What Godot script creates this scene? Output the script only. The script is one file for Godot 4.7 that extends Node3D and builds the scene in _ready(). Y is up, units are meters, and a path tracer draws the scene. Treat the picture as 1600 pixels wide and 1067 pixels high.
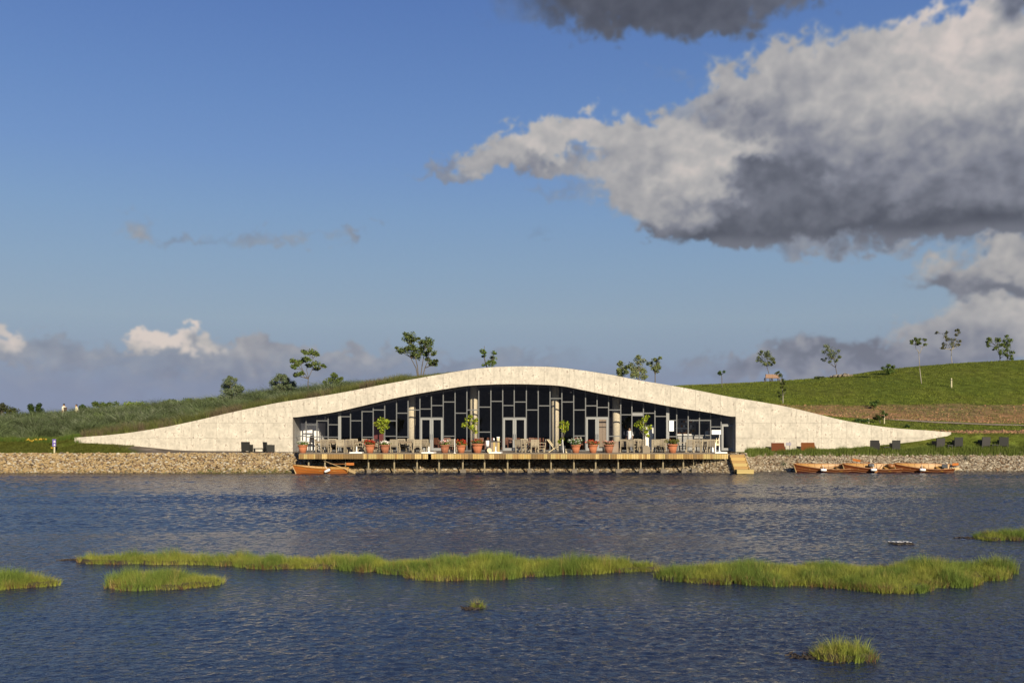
extends Node3D
# A lakeside cafe under an arched concrete shell, seen across the water.
# World: metres, y up, water at y = 0, the camera looks along -Z. "d" is a distance along -Z.

const EYE := 3.3        # eye height over the water
const FOC := 1519.0     # focal length in pixels of the 1600 px wide photograph
const HZ := 663.0       # its horizon row
const FD := 70.5        # distance of the facade
const GD := 71.5        # distance of the glazing
const DECK := 1.344     # height of the deck
const DF := 65.6        # front edge of the deck

var rng := RandomNumberGenerator.new()
var M := {}
var taken := {}
var noise_a := FastNoiseLite.new()
var noise_b := FastNoiseLite.new()

# ---------------------------------------------------------------- places
func X(px: float, d: float) -> float:
	return (px - 800.0) / FOC * d
func H(py: float, d: float) -> float:
	return EYE + (HZ - py) / FOC * d
func P(px: float, py: float, d: float) -> Vector3:
	return Vector3(X(px, d), H(py, d), -d)
func lin(r: float, g: float, b: float) -> Color:
	return Color(r, g, b).linear_to_srgb()

# ---------------------------------------------------------------- nodes
func numbered(called: String) -> String:
	if not taken.has(called):
		taken[called] = 0
		return called
	taken[called] += 1
	return "%s_%03d" % [called, taken[called]]

func tag(o: Node, label: String, category := "", group := "", kind := "") -> Node:
	if label: o.set_meta("label", label)
	if category: o.set_meta("category", category)
	if group: o.set_meta("group", group)
	if kind: o.set_meta("kind", kind)
	return o

func thing(called: String, label: String, category: String, at := Vector3.ZERO, turn := 0.0, group := "") -> Node3D:
	var o := Node3D.new()
	o.name = numbered(called)
	add_child(o)
	o.position = at
	o.rotation.y = turn
	tag(o, label, category, group)
	return o

func dup(src: Node3D, label: String, at: Vector3, turn := 0.0, group := "") -> Node3D:
	var o: Node3D = src.duplicate()
	o.name = numbered(String(src.name).rstrip("0123456789").rstrip("_"))
	add_child(o)
	o.position = at
	o.rotation.y = turn
	tag(o, label, "", group)
	return o

func begin(smooth := false) -> SurfaceTool:
	var st := SurfaceTool.new()
	st.begin(Mesh.PRIMITIVE_TRIANGLES)
	st.set_smooth_group(0 if smooth else -1)
	return st

# commits a shape as one named part; world = its points are world coordinates
func part(called: String, st, m: Material, parent: Node3D = null, world := false) -> MeshInstance3D:
	var o := MeshInstance3D.new()
	if st is SurfaceTool:
		st.generate_normals()
		o.mesh = st.commit()
	else:
		o.mesh = st
	o.material_override = m
	if parent == null:
		o.name = numbered(called)
		add_child(o)
	else:
		o.name = called
		parent.add_child(o, true)
		if world:
			var p: Node3D = parent
			var off := Vector3.ZERO
			while p != null and p != self:
				off += p.position
				p = p.get_parent() as Node3D
			o.position = -off
	return o

func struct(called: String, st, m: Material) -> MeshInstance3D:
	var o := part(called, st, m)
	o.set_meta("kind", "structure")
	return o

func many(called: String, mesh: Mesh, m: Material, xf: Array, cols: Array, parent: Node3D = null) -> MultiMeshInstance3D:
	var mm := MultiMesh.new()
	mm.transform_format = MultiMesh.TRANSFORM_3D
	mm.use_colors = cols.size() > 0
	mm.mesh = mesh
	mm.instance_count = xf.size()
	for i in xf.size():
		mm.set_instance_transform(i, xf[i])
		if cols.size() > 0:
			mm.set_instance_color(i, cols[i])
	var o := MultiMeshInstance3D.new()
	o.multimesh = mm
	o.material_override = m
	o.set_meta("kind", "stuff")
	if parent == null:
		o.name = numbered(called)
		add_child(o)
	else:
		o.name = called
		parent.add_child(o, true)
	return o

# ---------------------------------------------------------------- shapes
func tri(st: SurfaceTool, a: Vector3, b: Vector3, c: Vector3) -> void:
	st.add_vertex(a); st.add_vertex(b); st.add_vertex(c)

# corners in clockwise order as seen from outside
func quad(st: SurfaceTool, a: Vector3, b: Vector3, c: Vector3, d: Vector3) -> void:
	tri(st, a, b, c); tri(st, a, c, d)

func box(st: SurfaceTool, c: Vector3, s: Vector3, b := Basis.IDENTITY) -> void:
	var h := s * 0.5
	var v := []
	for i in 8:
		v.append(c + b * Vector3(h.x if i & 1 else -h.x, h.y if i & 2 else -h.y, h.z if i & 4 else -h.z))
	quad(st, v[4], v[6], v[7], v[5])
	quad(st, v[1], v[3], v[2], v[0])
	quad(st, v[5], v[7], v[3], v[1])
	quad(st, v[0], v[2], v[6], v[4])
	quad(st, v[6], v[2], v[3], v[7])
	quad(st, v[0], v[4], v[5], v[1])

func frame_of(dir: Vector3) -> Array:
	var w := dir.normalized()
	var u := w.cross(Vector3.UP if absf(w.y) < 0.9 else Vector3.RIGHT).normalized()
	return [u, w.cross(u)]

func tube(st: SurfaceTool, a: Vector3, b: Vector3, ra: float, rb: float, n := 7, caps := true) -> void:
	var f := frame_of(b - a)
	for i in n:
		var t0 := TAU * i / n
		var t1 := TAU * (i + 1) / n
		var e0: Vector3 = f[0] * cos(t0) + f[1] * sin(t0)
		var e1: Vector3 = f[0] * cos(t1) + f[1] * sin(t1)
		quad(st, a + e0 * ra, a + e1 * ra, b + e1 * rb, b + e0 * rb)
		if caps:
			tri(st, a, a + e1 * ra, a + e0 * ra)
			tri(st, b, b + e0 * rb, b + e1 * rb)

# profile: points (radius, height), bottom to top
func lathe(st: SurfaceTool, prof: Array, n := 14, c := Vector3.ZERO) -> void:
	for k in prof.size() - 1:
		var p: Vector2 = prof[k]
		var q: Vector2 = prof[k + 1]
		for i in n:
			var t0 := TAU * i / n
			var t1 := TAU * (i + 1) / n
			var e0 := Vector3(cos(t0), 0, sin(t0))
			var e1 := Vector3(cos(t1), 0, sin(t1))
			var a := c + e0 * p.x + Vector3.UP * p.y
			var b := c + e1 * p.x + Vector3.UP * p.y
			var b2 := c + e1 * q.x + Vector3.UP * q.y
			var a2 := c + e0 * q.x + Vector3.UP * q.y
			if p.x < 1e-4:
				tri(st, a, b2, a2)
			elif q.x < 1e-4:
				tri(st, a, b, a2)
			else:
				quad(st, a, b, b2, a2)

# a solid between two curves over xs, front at z = zf, back at z = zb (zf > zb)
func slab(st: SurfaceTool, xs: Array, lo: Array, hi: Array, zf: float, zb: float) -> void:
	for i in xs.size() - 1:
		var x0: float = xs[i]
		var x1: float = xs[i + 1]
		var l0: float = lo[i]
		var l1: float = lo[i + 1]
		var h0: float = hi[i]
		var h1: float = hi[i + 1]
		quad(st, Vector3(x0, l0, zf), Vector3(x0, h0, zf), Vector3(x1, h1, zf), Vector3(x1, l1, zf))
		quad(st, Vector3(x1, l1, zb), Vector3(x1, h1, zb), Vector3(x0, h0, zb), Vector3(x0, l0, zb))
		quad(st, Vector3(x0, h0, zf), Vector3(x0, h0, zb), Vector3(x1, h1, zb), Vector3(x1, h1, zf))
		quad(st, Vector3(x0, l0, zb), Vector3(x0, l0, zf), Vector3(x1, l1, zf), Vector3(x1, l1, zb))
	var n := xs.size() - 1
	quad(st, Vector3(xs[0], lo[0], zb), Vector3(xs[0], hi[0], zb), Vector3(xs[0], hi[0], zf), Vector3(xs[0], lo[0], zf))
	quad(st, Vector3(xs[n], lo[n], zf), Vector3(xs[n], hi[n], zf), Vector3(xs[n], hi[n], zb), Vector3(xs[n], lo[n], zb))

func curve_at(k: Array, x: float) -> float:
	var n := k.size()
	if x <= k[0][0]: return k[0][1]
	if x >= k[n - 1][0]: return k[n - 1][1]
	var i := 0
	while x > k[i + 1][0]: i += 1
	var p0 = k[maxi(i - 1, 0)]
	var p1 = k[i]
	var p2 = k[i + 1]
	var p3 = k[mini(i + 2, n - 1)]
	var t: float = (x - p1[0]) / (p2[0] - p1[0])
	var dx: float = p2[0] - p1[0]
	var m1: float = 0.0 if i == 0 else (p2[1] - p0[1]) / (p2[0] - p0[0]) * dx
	var m2: float = 0.0 if i == n - 2 else (p3[1] - p1[1]) / (p3[0] - p1[0]) * dx
	var t2 := t * t
	var t3 := t2 * t
	return (2 * t3 - 3 * t2 + 1) * p1[1] + (t3 - 2 * t2 + t) * m1 + (-2 * t3 + 3 * t2) * p2[1] + (t3 - t2) * m2

# ---------------------------------------------------------------- materials
func plain(c: Color, rough := 0.8, metal := 0.0) -> StandardMaterial3D:
	var m := StandardMaterial3D.new()
	m.albedo_color = c
	m.roughness = rough
	m.metallic = metal
	return m

func grain(seed_: int, size: int, freq: float, lo: float, hi: float, octaves := 4) -> ImageTexture:
	var n := FastNoiseLite.new()
	n.seed = seed_
	n.noise_type = FastNoiseLite.TYPE_SIMPLEX_SMOOTH
	n.frequency = freq
	n.fractal_octaves = octaves
	var im := n.get_seamless_image(size, size)
	im.convert(Image.FORMAT_RGB8)
	var b := im.get_data()
	for i in b.size():
		b[i] = int(255.0 * (lo + (hi - lo) * b[i] / 255.0))
	return ImageTexture.create_from_image(Image.create_from_data(size, size, false, Image.FORMAT_RGB8, b))

func textured(c: Color, t: Texture2D, per_metre: float, rough := 0.85) -> StandardMaterial3D:
	var m := plain(c, rough)
	m.albedo_texture = t
	m.uv1_triplanar = true
	m.uv1_world_triplanar = true
	m.uv1_scale = Vector3.ONE * per_metre
	return m

func leafy(c: Color, back := 0.35) -> StandardMaterial3D:
	var m := plain(c, 0.6)
	m.vertex_color_use_as_albedo = true
	m.backlight_enabled = true
	m.backlight = Color(back, back, back)
	m.metallic_specular = 0.2
	m.cull_mode = BaseMaterial3D.CULL_DISABLED
	return m

func concrete_texture() -> ImageTexture:
	var s := 1024
	var n1 := FastNoiseLite.new(); n1.seed = 4; n1.frequency = 0.006; n1.fractal_octaves = 5
	var n2 := FastNoiseLite.new(); n2.seed = 9; n2.frequency = 0.02; n2.fractal_octaves = 4
	var n3 := FastNoiseLite.new(); n3.seed = 15; n3.frequency = 0.12; n3.fractal_octaves = 2
	var a := n1.get_seamless_image(s, s).get_data()
	var b := n2.get_seamless_image(s, s).get_data()
	var c := n3.get_seamless_image(s, s).get_data()
	var out := PackedByteArray()
	out.resize(s * s * 3)
	for i in s * s:
		var v := 0.86 + 0.20 * (a[i] / 255.0 - 0.5) + 0.10 * (b[i] / 255.0 - 0.5) + 0.10 * (c[i] / 255.0 - 0.5)
		var st := clampf((b[i] - 150.0) / 60.0, 0.0, 1.0) * clampf((a[i] - 120.0) / 60.0, 0.0, 1.0)   # rust-grey blotches left by the formwork
		var sy := absi((i / s * 2) % (2 * s) - s) / 14
		var run := clampf((b[mini(sy, s - 1) * s + i % s] - 146.0) / 50.0, 0.0, 1.0) * clampf((a[i] - 90.0) / 70.0, 0.0, 1.0)      # rain streaks
		v -= 0.09 * run
		var pit := clampf((c[i] - 196.0) / 20.0, 0.0, 1.0) * clampf((a[i] - 100.0) / 70.0, 0.0, 1.0)
		out[i * 3] = int(255.0 * clampf(v - 0.24 * st - 0.10 * pit, 0.0, 1.0))
		out[i * 3 + 1] = int(255.0 * clampf(v * 0.985 - 0.26 * st - 0.11 * pit, 0.0, 1.0))
		out[i * 3 + 2] = int(255.0 * clampf(v * 0.95 - 0.25 * st - 0.11 * pit, 0.0, 1.0))
	return ImageTexture.create_from_image(Image.create_from_data(s, s, false, Image.FORMAT_RGB8, out))

func make_materials() -> void:
	var g_fine := grain(1, 512, 0.03, 0.72, 1.0)
	var g_soft := grain(2, 512, 0.012, 0.6, 1.0, 5)
	var g_wood := grain(3, 512, 0.05, 0.62, 1.0)
	var ct := concrete_texture()
	M.concrete = []
	for k in 4:
		var m := textured(lin(0.635 + 0.012 * k, 0.605 + 0.012 * k, 0.535 + 0.011 * k), ct, 0.16 + 0.013 * k, 0.85)
		m.uv1_offset = Vector3(0.37 * k, 0.21 * k, 0.11 * k)
		M.concrete.append(m)
	M.joint = textured(lin(0.40, 0.36, 0.30), g_fine, 0.5)
	M.footing = textured(lin(0.19, 0.16, 0.12), g_fine, 0.8)
	M.soil = textured(lin(0.10, 0.07, 0.045), g_soft, 0.4, 0.95)
	M.mud = textured(lin(0.06, 0.042, 0.025), g_soft, 1.0, 0.8)
	M.ground = textured(Color.WHITE, g_soft, 0.11, 0.95)
	M.ground.vertex_color_use_as_albedo = true
	M.ground.metallic_specular = 0.15
	M.path = textured(lin(0.36, 0.27, 0.18), g_fine, 0.4, 0.95)
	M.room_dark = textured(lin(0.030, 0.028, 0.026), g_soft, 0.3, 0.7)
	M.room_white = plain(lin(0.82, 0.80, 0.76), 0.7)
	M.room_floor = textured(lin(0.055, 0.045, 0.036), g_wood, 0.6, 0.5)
	M.room_red = plain(lin(0.10, 0.012, 0.010), 0.7)
	M.room_beige = textured(lin(0.34, 0.26, 0.19), g_wood, 1.1, 0.7)
	M.room_grey = textured(lin(0.40, 0.39, 0.36), g_fine, 0.4, 0.6)
	M.column = textured(lin(0.66, 0.58, 0.42), g_fine, 0.5, 0.8)
	M.alu = plain(lin(0.10, 0.105, 0.105), 0.5)
	M.alu_light = plain(lin(0.22, 0.225, 0.215), 0.5)
	M.glass = plain(Color(0.05, 0.05, 0.05, 0.05), 0.03)
	M.glass.metallic_specular = 0.42
	M.glass.transparency = BaseMaterial3D.TRANSPARENCY_ALPHA
	M.slats = []
	for c in [[0.66, 0.45, 0.14], [0.50, 0.31, 0.10], [0.78, 0.57, 0.22], [0.38, 0.23, 0.07], [0.62, 0.47, 0.17], [0.28, 0.18, 0.065]]:
		M.slats.append(textured(lin(c[0], c[1], c[2]), g_wood, 1.3, 0.75))
	M.boards = []
	for c in [[0.27, 0.22, 0.16], [0.32, 0.26, 0.19], [0.23, 0.19, 0.14], [0.29, 0.25, 0.19]]:
		M.boards.append(textured(lin(c[0], c[1], c[2]), g_wood, 1.0, 0.8))
	M.post_wood = textured(lin(0.36, 0.30, 0.18), g_wood, 1.2, 0.8)
	M.dark_wood = textured(lin(0.06, 0.045, 0.03), g_wood, 1.2, 0.8)
	M.teak = textured(lin(0.47, 0.395, 0.265), g_wood, 1.6, 0.75)
	M.teak_dark = textured(lin(0.40, 0.32, 0.21), g_wood, 1.6, 0.75)
	M.weave = textured(lin(0.30, 0.25, 0.175), g_fine, 3.0, 0.85)
	M.weave_pale = textured(lin(0.47, 0.40, 0.275), g_fine, 3.0, 0.85)
	M.red_wood = textured(lin(0.22, 0.085, 0.045), g_wood, 1.6, 0.6)
	M.table_top = textured(lin(0.42, 0.31, 0.20), g_wood, 1.2, 0.6)
	M.terracotta = textured(lin(0.50, 0.175, 0.075), g_fine, 1.4, 0.85)
	M.terracotta_worn = textured(lin(0.44, 0.165, 0.080), g_soft, 1.1, 0.9)
	M.white = plain(lin(0.80, 0.79, 0.75), 0.55)
	M.cream = plain(lin(0.62, 0.52, 0.32), 0.7)
	M.black_wicker = textured(lin(0.018, 0.019, 0.015), g_fine, 5.0, 0.7)
	M.grey_wicker = textured(lin(0.036, 0.033, 0.030), g_fine, 5.0, 0.7)
	M.brown_panel = textured(lin(0.16, 0.042, 0.008), g_wood, 1.5, 0.95)
	M.brown_panel_b = textured(lin(0.21, 0.066, 0.009), g_wood, 1.5, 0.95)
	M.boat_orange = textured(lin(0.62, 0.20, 0.035), g_wood, 0.9, 0.35)
	M.boat_red = textured(lin(0.24, 0.060, 0.012), g_wood, 0.9, 0.5)
	M.boat_in = textured(lin(0.54, 0.29, 0.065), g_wood, 0.9, 0.5)
	M.boat_trim = textured(lin(0.40, 0.17, 0.05), g_wood, 0.9, 0.45)
	M.boat_pale = textured(lin(0.66, 0.48, 0.23), g_wood, 0.9, 0.5)
	M.cushion = plain(lin(0.05, 0.055, 0.06), 0.9)
	M.dark_metal = plain(lin(0.05, 0.05, 0.05), 0.5)
	M.purple = plain(lin(0.12, 0.09, 0.30), 0.6)
	M.sign_grey = plain(lin(0.22, 0.20, 0.26), 0.6)
	M.rock = textured(Color.WHITE, g_fine, 1.5, 0.9)
	M.rock.vertex_color_use_as_albedo = true
	M.blade = leafy(Color.WHITE, 0.45)
	M.leaf = leafy(Color.WHITE, 0.35)
	M.petal = leafy(Color.WHITE, 0.3)
	M.bark = textured(lin(0.16, 0.135, 0.10), g_wood, 2.0, 0.9)
	M.bark_pale = textured(lin(0.42, 0.38, 0.29), g_wood, 2.0, 0.9)
	M.stake = plain(lin(0.48, 0.44, 0.28), 0.8)
	M.orange_wood = textured(lin(0.36, 0.19, 0.09), g_wood, 1.2, 0.6)
	M.foodshelf = plain(lin(0.40, 0.20, 0.08), 0.7)
	M.steel = plain(lin(0.5, 0.5, 0.5), 0.3, 0.9)
	M.person = plain(Color.WHITE, 0.85)
	M.person.vertex_color_use_as_albedo = true
	M.hair = plain(lin(0.02, 0.015, 0.012), 0.7)
	M.water = water_material()

func water_material() -> StandardMaterial3D:
	var n := FastNoiseLite.new()
	n.seed = 77
	n.noise_type = FastNoiseLite.TYPE_SIMPLEX_SMOOTH
	n.frequency = 0.02
	n.fractal_octaves = 4
	n.fractal_gain = 0.55
	var im := n.get_seamless_image(1024, 1024)
	im.convert(Image.FORMAT_RGBA8)
	im.bump_map_to_normal_map(6.0)
	var m := plain(lin(0.015, 0.023, 0.046), 0.08)
	m.normal_enabled = true
	m.normal_texture = ImageTexture.create_from_image(im)
	m.normal_scale = 1.3
	m.uv1_scale = Vector3(1.0 / 4.4, 1.0 / 3.1, 1)
	m.metallic_specular = 0.33
	return m

# ---------------------------------------------------------------- sky
const AZ0 := -36.0
const AZ1 := 36.0
const EL1 := 30.0
# clouds: azimuth and elevation of each puff come from the photograph: [px, py, rx, ry, tone, strength]
const PUFFS := [
	[1590, 60, 60, 44, .86, 1.0], [1545, 48, 56, 36, .94, 1.0], [1497, 66, 52, 38, .92, 1.0], [1455, 92, 46, 36, .90, 1.0], [1410, 118, 50, 34, .80, .95], [1352, 88, 46, 34, .74, 1.0], [1290, 112, 58, 38, .70, 1.0], [1222, 122, 54, 38, .70, 1.0], [1158, 152, 52, 30, .68, 1.0], [1105, 172, 46, 16, .58, .7],
	[1530, 130, 90, 60, .90, 1.0], [1440, 150, 80, 46, .84, 1.0], [1330, 150, 90, 48, .76, 1.0], [1240, 165, 80, 40, .66, 1.0], [1175, 192, 56, 26, .38, 1.0], [1590, 150, 60, 60, .72, 1.0],
	[1440, 225, 130, 55, .60, 1.0], [1330, 220, 100, 46, .56, 1.0], [1550, 230, 110, 60, .46, 1.0], [1245, 232, 60, 34, .34, 1.0], [1245, 285, 80, 52, .20, 1.0], [1380, 285, 90, 44, .40, 1.0], [1300, 300, 22, 16, .62, .8],
	[1185, 330, 100, 44, .24, 1.0], [1330, 330, 120, 44, .26, 1.0], [1500, 310, 140, 60, .30, 1.0], [1590, 290, 70, 60, .36, 1.0], [1400, 354, 200, 24, .05, 1.0], [1570, 346, 120, 30, .03, 1.0], [1270, 352, 90, 24, .14, 1.0],
	[915, 203, 46, 24, .84, 1.0], [950, 212, 40, 20, .78, .95], [868, 220, 46, 26, .82, 1.0], [820, 238, 48, 22, .74, 1.0], [765, 255, 56, 18, .64, .95], [705, 270, 40, 11, .44, .7], [850, 264, 80, 14, .50, .95], [1010, 222, 56, 26, .72, 1.0], [1070, 218, 60, 26, .74, 1.0],
	[1120, 225, 60, 30, .80, 1.0], [1190, 234, 44, 18, .94, 1.0], [1000, 262, 66, 26, .66, 1.0], [1060, 275, 66, 36, .80, 1.0], [985, 305, 46, 28, .66, 1.0], [1110, 300, 60, 44, .84, 1.0], [1030, 330, 60, 26, .62, 1.0], [1090, 345, 50, 18, .46, 1.0], [1050, 360, 60, 14, .26, 1.0], [1140, 368, 60, 15, .10, 1.0],
	[20, 566, 60, 14, .62, .7], [140, 560, 60, 13, .60, .65], [330, 580, 60, 14, .60, .65], [500, 575, 70, 14, .60, .65], [560, 556, 46, 13, .66, .75], [830, 560, 46, 10, .5, .5], [1170, 555, 30, 12, .66, .7], [690, 272, 50, 10, .46, .6],
	[1050, 118, 60, 12, .52, .5], [1090, 186, 34, 16, .56, .55], [1000, 145, 40, 9, .45, .35], [1240, 395, 40, 14, .45, .55],
	[850, 308, 48, 18, .42, .55], [850, 366, 38, 18, .22, .5], [905, 300, 40, 16, .5, .5], [1275, 390, 56, 26, .46, .75], [1412, 390, 36, 12, .50, .7], [1330, 385, 40, 14, .4, .6],
	[1060, 12, 170, 38, .09, 1.0], [990, 0, 130, 42, .06, 1.0], [1120, 42, 80, 26, .16, .9], [925, 18, 50, 28, .2, .7], [1205, 2, 70, 22, .25, .8], [1595, 20, 40, 60, .12, .8], [1000, -60, 200, 60, .05, 1.0], [800, 35, 45, 20, .3, .35],
	[1545, 424, 90, 30, .62, 1.0], [1600, 408, 60, 32, .70, 1.0], [1490, 446, 60, 16, .30, .9], [1590, 450, 90, 18, .22, .9], [1385, 452, 14, 8, .4, .4],
	[1560, 488, 70, 30, .68, .9], [1600, 520, 60, 40, .82, 1.0], [1490, 520, 56, 28, .62, .9], [1440, 548, 70, 24, .58, .9], [1545, 545, 80, 34, .46, .9], [1350, 549, 62, 17, .14, .9], [1240, 546, 44, 20, .30, .8], [1205, 562, 66, 20, .34, .8],
	[1280, 578, 110, 20, .50, .8], [1430, 580, 140, 22, .40, .9], [1160, 580, 56, 24, .44, .7], [1270, 545, 20, 14, .62, .8], [1345, 565, 100, 12, .20, .8],
	[130, 590, 290, 56, .47, .46], [60, 552, 90, 20, .52, .5], [420, 572, 170, 28, .52, .6], [580, 575, 150, 20, .46, .5], [330, 612, 330, 44, .44, .38], [130, 545, 50, 16, .48, .55], [800, 566, 120, 18, .36, .4], [1020, 585, 180, 20, .34, .45], [640, 600, 300, 34, .32, .45],
	[470, 556, 40, 14, .66, .8], [430, 560, 60, 16, .6, .8], [620, 572, 40, 12, .55, .6], [700, 565, 60, 12, .5, .5], [90, 572, 60, 12, .55, .5], [190, 580, 70, 12, .52, .5], [760, 582, 60, 12, .52, .5],
	[268, 543, 50, 17, .99, 1.0], [268, 541, 34, 13, .99, 1.0], [300, 548, 28, 13, .94, 1.0], [228, 548, 32, 9, .92, 1.0], [6, 543, 34, 17, .95, 1.0], [400, 553, 34, 15, .62, .9], [362, 562, 34, 12, .56, .8], [545, 563, 40, 12, .5, .6],
	[205, 366, 42, 22, .52, .74], [385, 378, 56, 15, .48, .64], [465, 376, 58, 13, .47, .6], [300, 384, 48, 11, .40, .6], [545, 370, 30, 11, .36, .7], [600, 358, 14, 6, .36, .6],
]

func sky_base(az: float, el: float) -> Vector3:
	# sRGB values of the clear air by height
	var k := [[0.0, 133, 141, 165], [2.2, 136, 147, 171], [4.0, 142, 158, 178], [6.0, 147, 166, 184], [9.0, 137, 163, 190], [12.0, 126, 157, 194], [15.0, 114, 147, 195], [18.5, 103, 137, 190], [24.0, 88, 121, 180], [40.0, 66, 97, 158], [90.0, 50, 78, 134]]
	var i := 0
	while i < k.size() - 2 and el > k[i + 1][0]: i += 1
	var t := clampf((el - k[i][0]) / (k[i + 1][0] - k[i][0]), 0, 1)
	var c := Vector3(lerpf(k[i][1], k[i + 1][1], t), lerpf(k[i][2], k[i + 1][2], t), lerpf(k[i][3], k[i + 1][3], t)) / 255.0
	return c * (1.0 - 0.035 * sin(deg_to_rad(clampf(az, -90, 90))))

func tone_color(t: float) -> Vector3:
	var k := [[0.0, 74, 76, 86], [0.15, 92, 94, 104], [0.4, 130, 131, 141], [0.6, 160, 158, 160], [0.8, 187, 182, 178], [1.0, 220, 206, 197]]
	var i := 0
	while i < k.size() - 2 and t > k[i + 1][0]: i += 1
	var f := clampf((t - k[i][0]) / (k[i + 1][0] - k[i][0]), 0, 1)
	return Vector3(lerpf(k[i][1], k[i + 1][1], f), lerpf(k[i][2], k[i + 1][2], f), lerpf(k[i][3], k[i + 1][3], f)) / 255.0

var puff := []
var n_big := FastNoiseLite.new()
var n_bil := FastNoiseLite.new()
var n_det := FastNoiseLite.new()
var n_wx := FastNoiseLite.new()
var n_wide := FastNoiseLite.new()

func fields(az: float, el: float) -> Vector4:
	# (cover, weighted tone, weight, weighted strength) of the placed clouds at a direction
	var cover := 0.0
	var ts := 0.0
	var ws := 1e-5
	var ss := 0.0
	for p in puff:
		var dx: float = (az - p[0]) / p[2]
		if absf(dx) > 2.6: continue
		var dy: float = (el - p[1]) / p[3]
		if dy < 0.0: dy *= 1.25
		var r2 := dx * dx + dy * dy
		if r2 > 6.5: continue
		var f: float = maxf(exp(-r2 * 1.1) - 0.00078, 0.0) * p[5]
		cover = cover + f - cover * f * 0.72
		var w := pow(f, 1.9)
		ts += w * p[4]
		ws += w
		ss += w * p[5]
	return Vector4(cover, ts, ws, ss)

func wide_cover(az: float, el: float) -> float:
	# the rest of the sky, outside the frame: the same kind of broken cumulus
	var a := deg_to_rad(az)
	var r := cos(deg_to_rad(el))
	var q := Vector3(sin(a) * r, sin(deg_to_rad(el)) * 2.2, -cos(a) * r)
	return clampf(n_wide.get_noise_3dv(q * 100.0) * 2.1 - 0.22, 0.0, 1.0)

func sky_color(az: float, el: float, cov: float, tone: float, fine: bool, solid: float) -> Vector3:
	var base := sky_base(az, el)
	var u := az * 10.0
	var v := el * 10.0
	var big := n_big.get_noise_2d(u, v * 1.35)
	var bil := 1.0 - 2.2 * absf(n_bil.get_noise_2d(u, v * 1.2))
	var det := n_det.get_noise_2d(u, v * 1.15) if fine else 0.0
	var rough := lerpf(0.55, 1.0, smoothstep(0.1, 0.6, tone))
	var dens := cov * 1.35 + rough * (0.15 * big + 0.13 * (bil - 0.35) + 0.075 * det) - 0.12
	var soft := lerpf(0.86, 0.52, smoothstep(0.35, 0.95, tone)) + 0.35 * (1.0 - solid)
	var alpha := smoothstep(0.2, 0.2 + soft, dens) * smoothstep(-0.1, 1.0, solid)
	if alpha <= 0.002:
		return base
	# light comes from the upper left: compare the density with that a little way towards it
	var up := 0.26 * n_big.get_noise_2d(u - 7.0, (v + 9.0) * 1.35) + 0.17 * (1.0 - 2.2 * absf(n_bil.get_noise_2d(u - 7.0, (v + 9.0) * 1.2)) - 0.35)
	var here := 0.26 * big + 0.17 * (bil - 0.35)
	var lit := clampf((here - up) * 0.36, -0.14, 0.13) + 0.02 * big + 0.035 * det
	var t := clampf(tone + lit * (0.25 + 0.75 * smoothstep(0.05, 0.5, tone)) + 0.03 * (bil - 0.4), 0.0, 1.0)
	t = maxf(t, 0.29 * (1.0 - smoothstep(9.9, 11.4, el + 0.5 * big)))      # air between pales the low cloud bases
	var c := tone_color(t)
	# distant clouds pale towards the colour of the air
	var veil := clampf(1.0 - el / 7.0, 0.0, 1.0) * 0.42 * (1.0 - smoothstep(0.75, 0.95, tone))
	c = c.lerp(Vector3(128, 137, 166) / 255.0, veil)
	return base.lerp(c, alpha * (0.93 if el > 4.0 else lerpf(0.8, 0.93, el / 4.0)))

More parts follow.
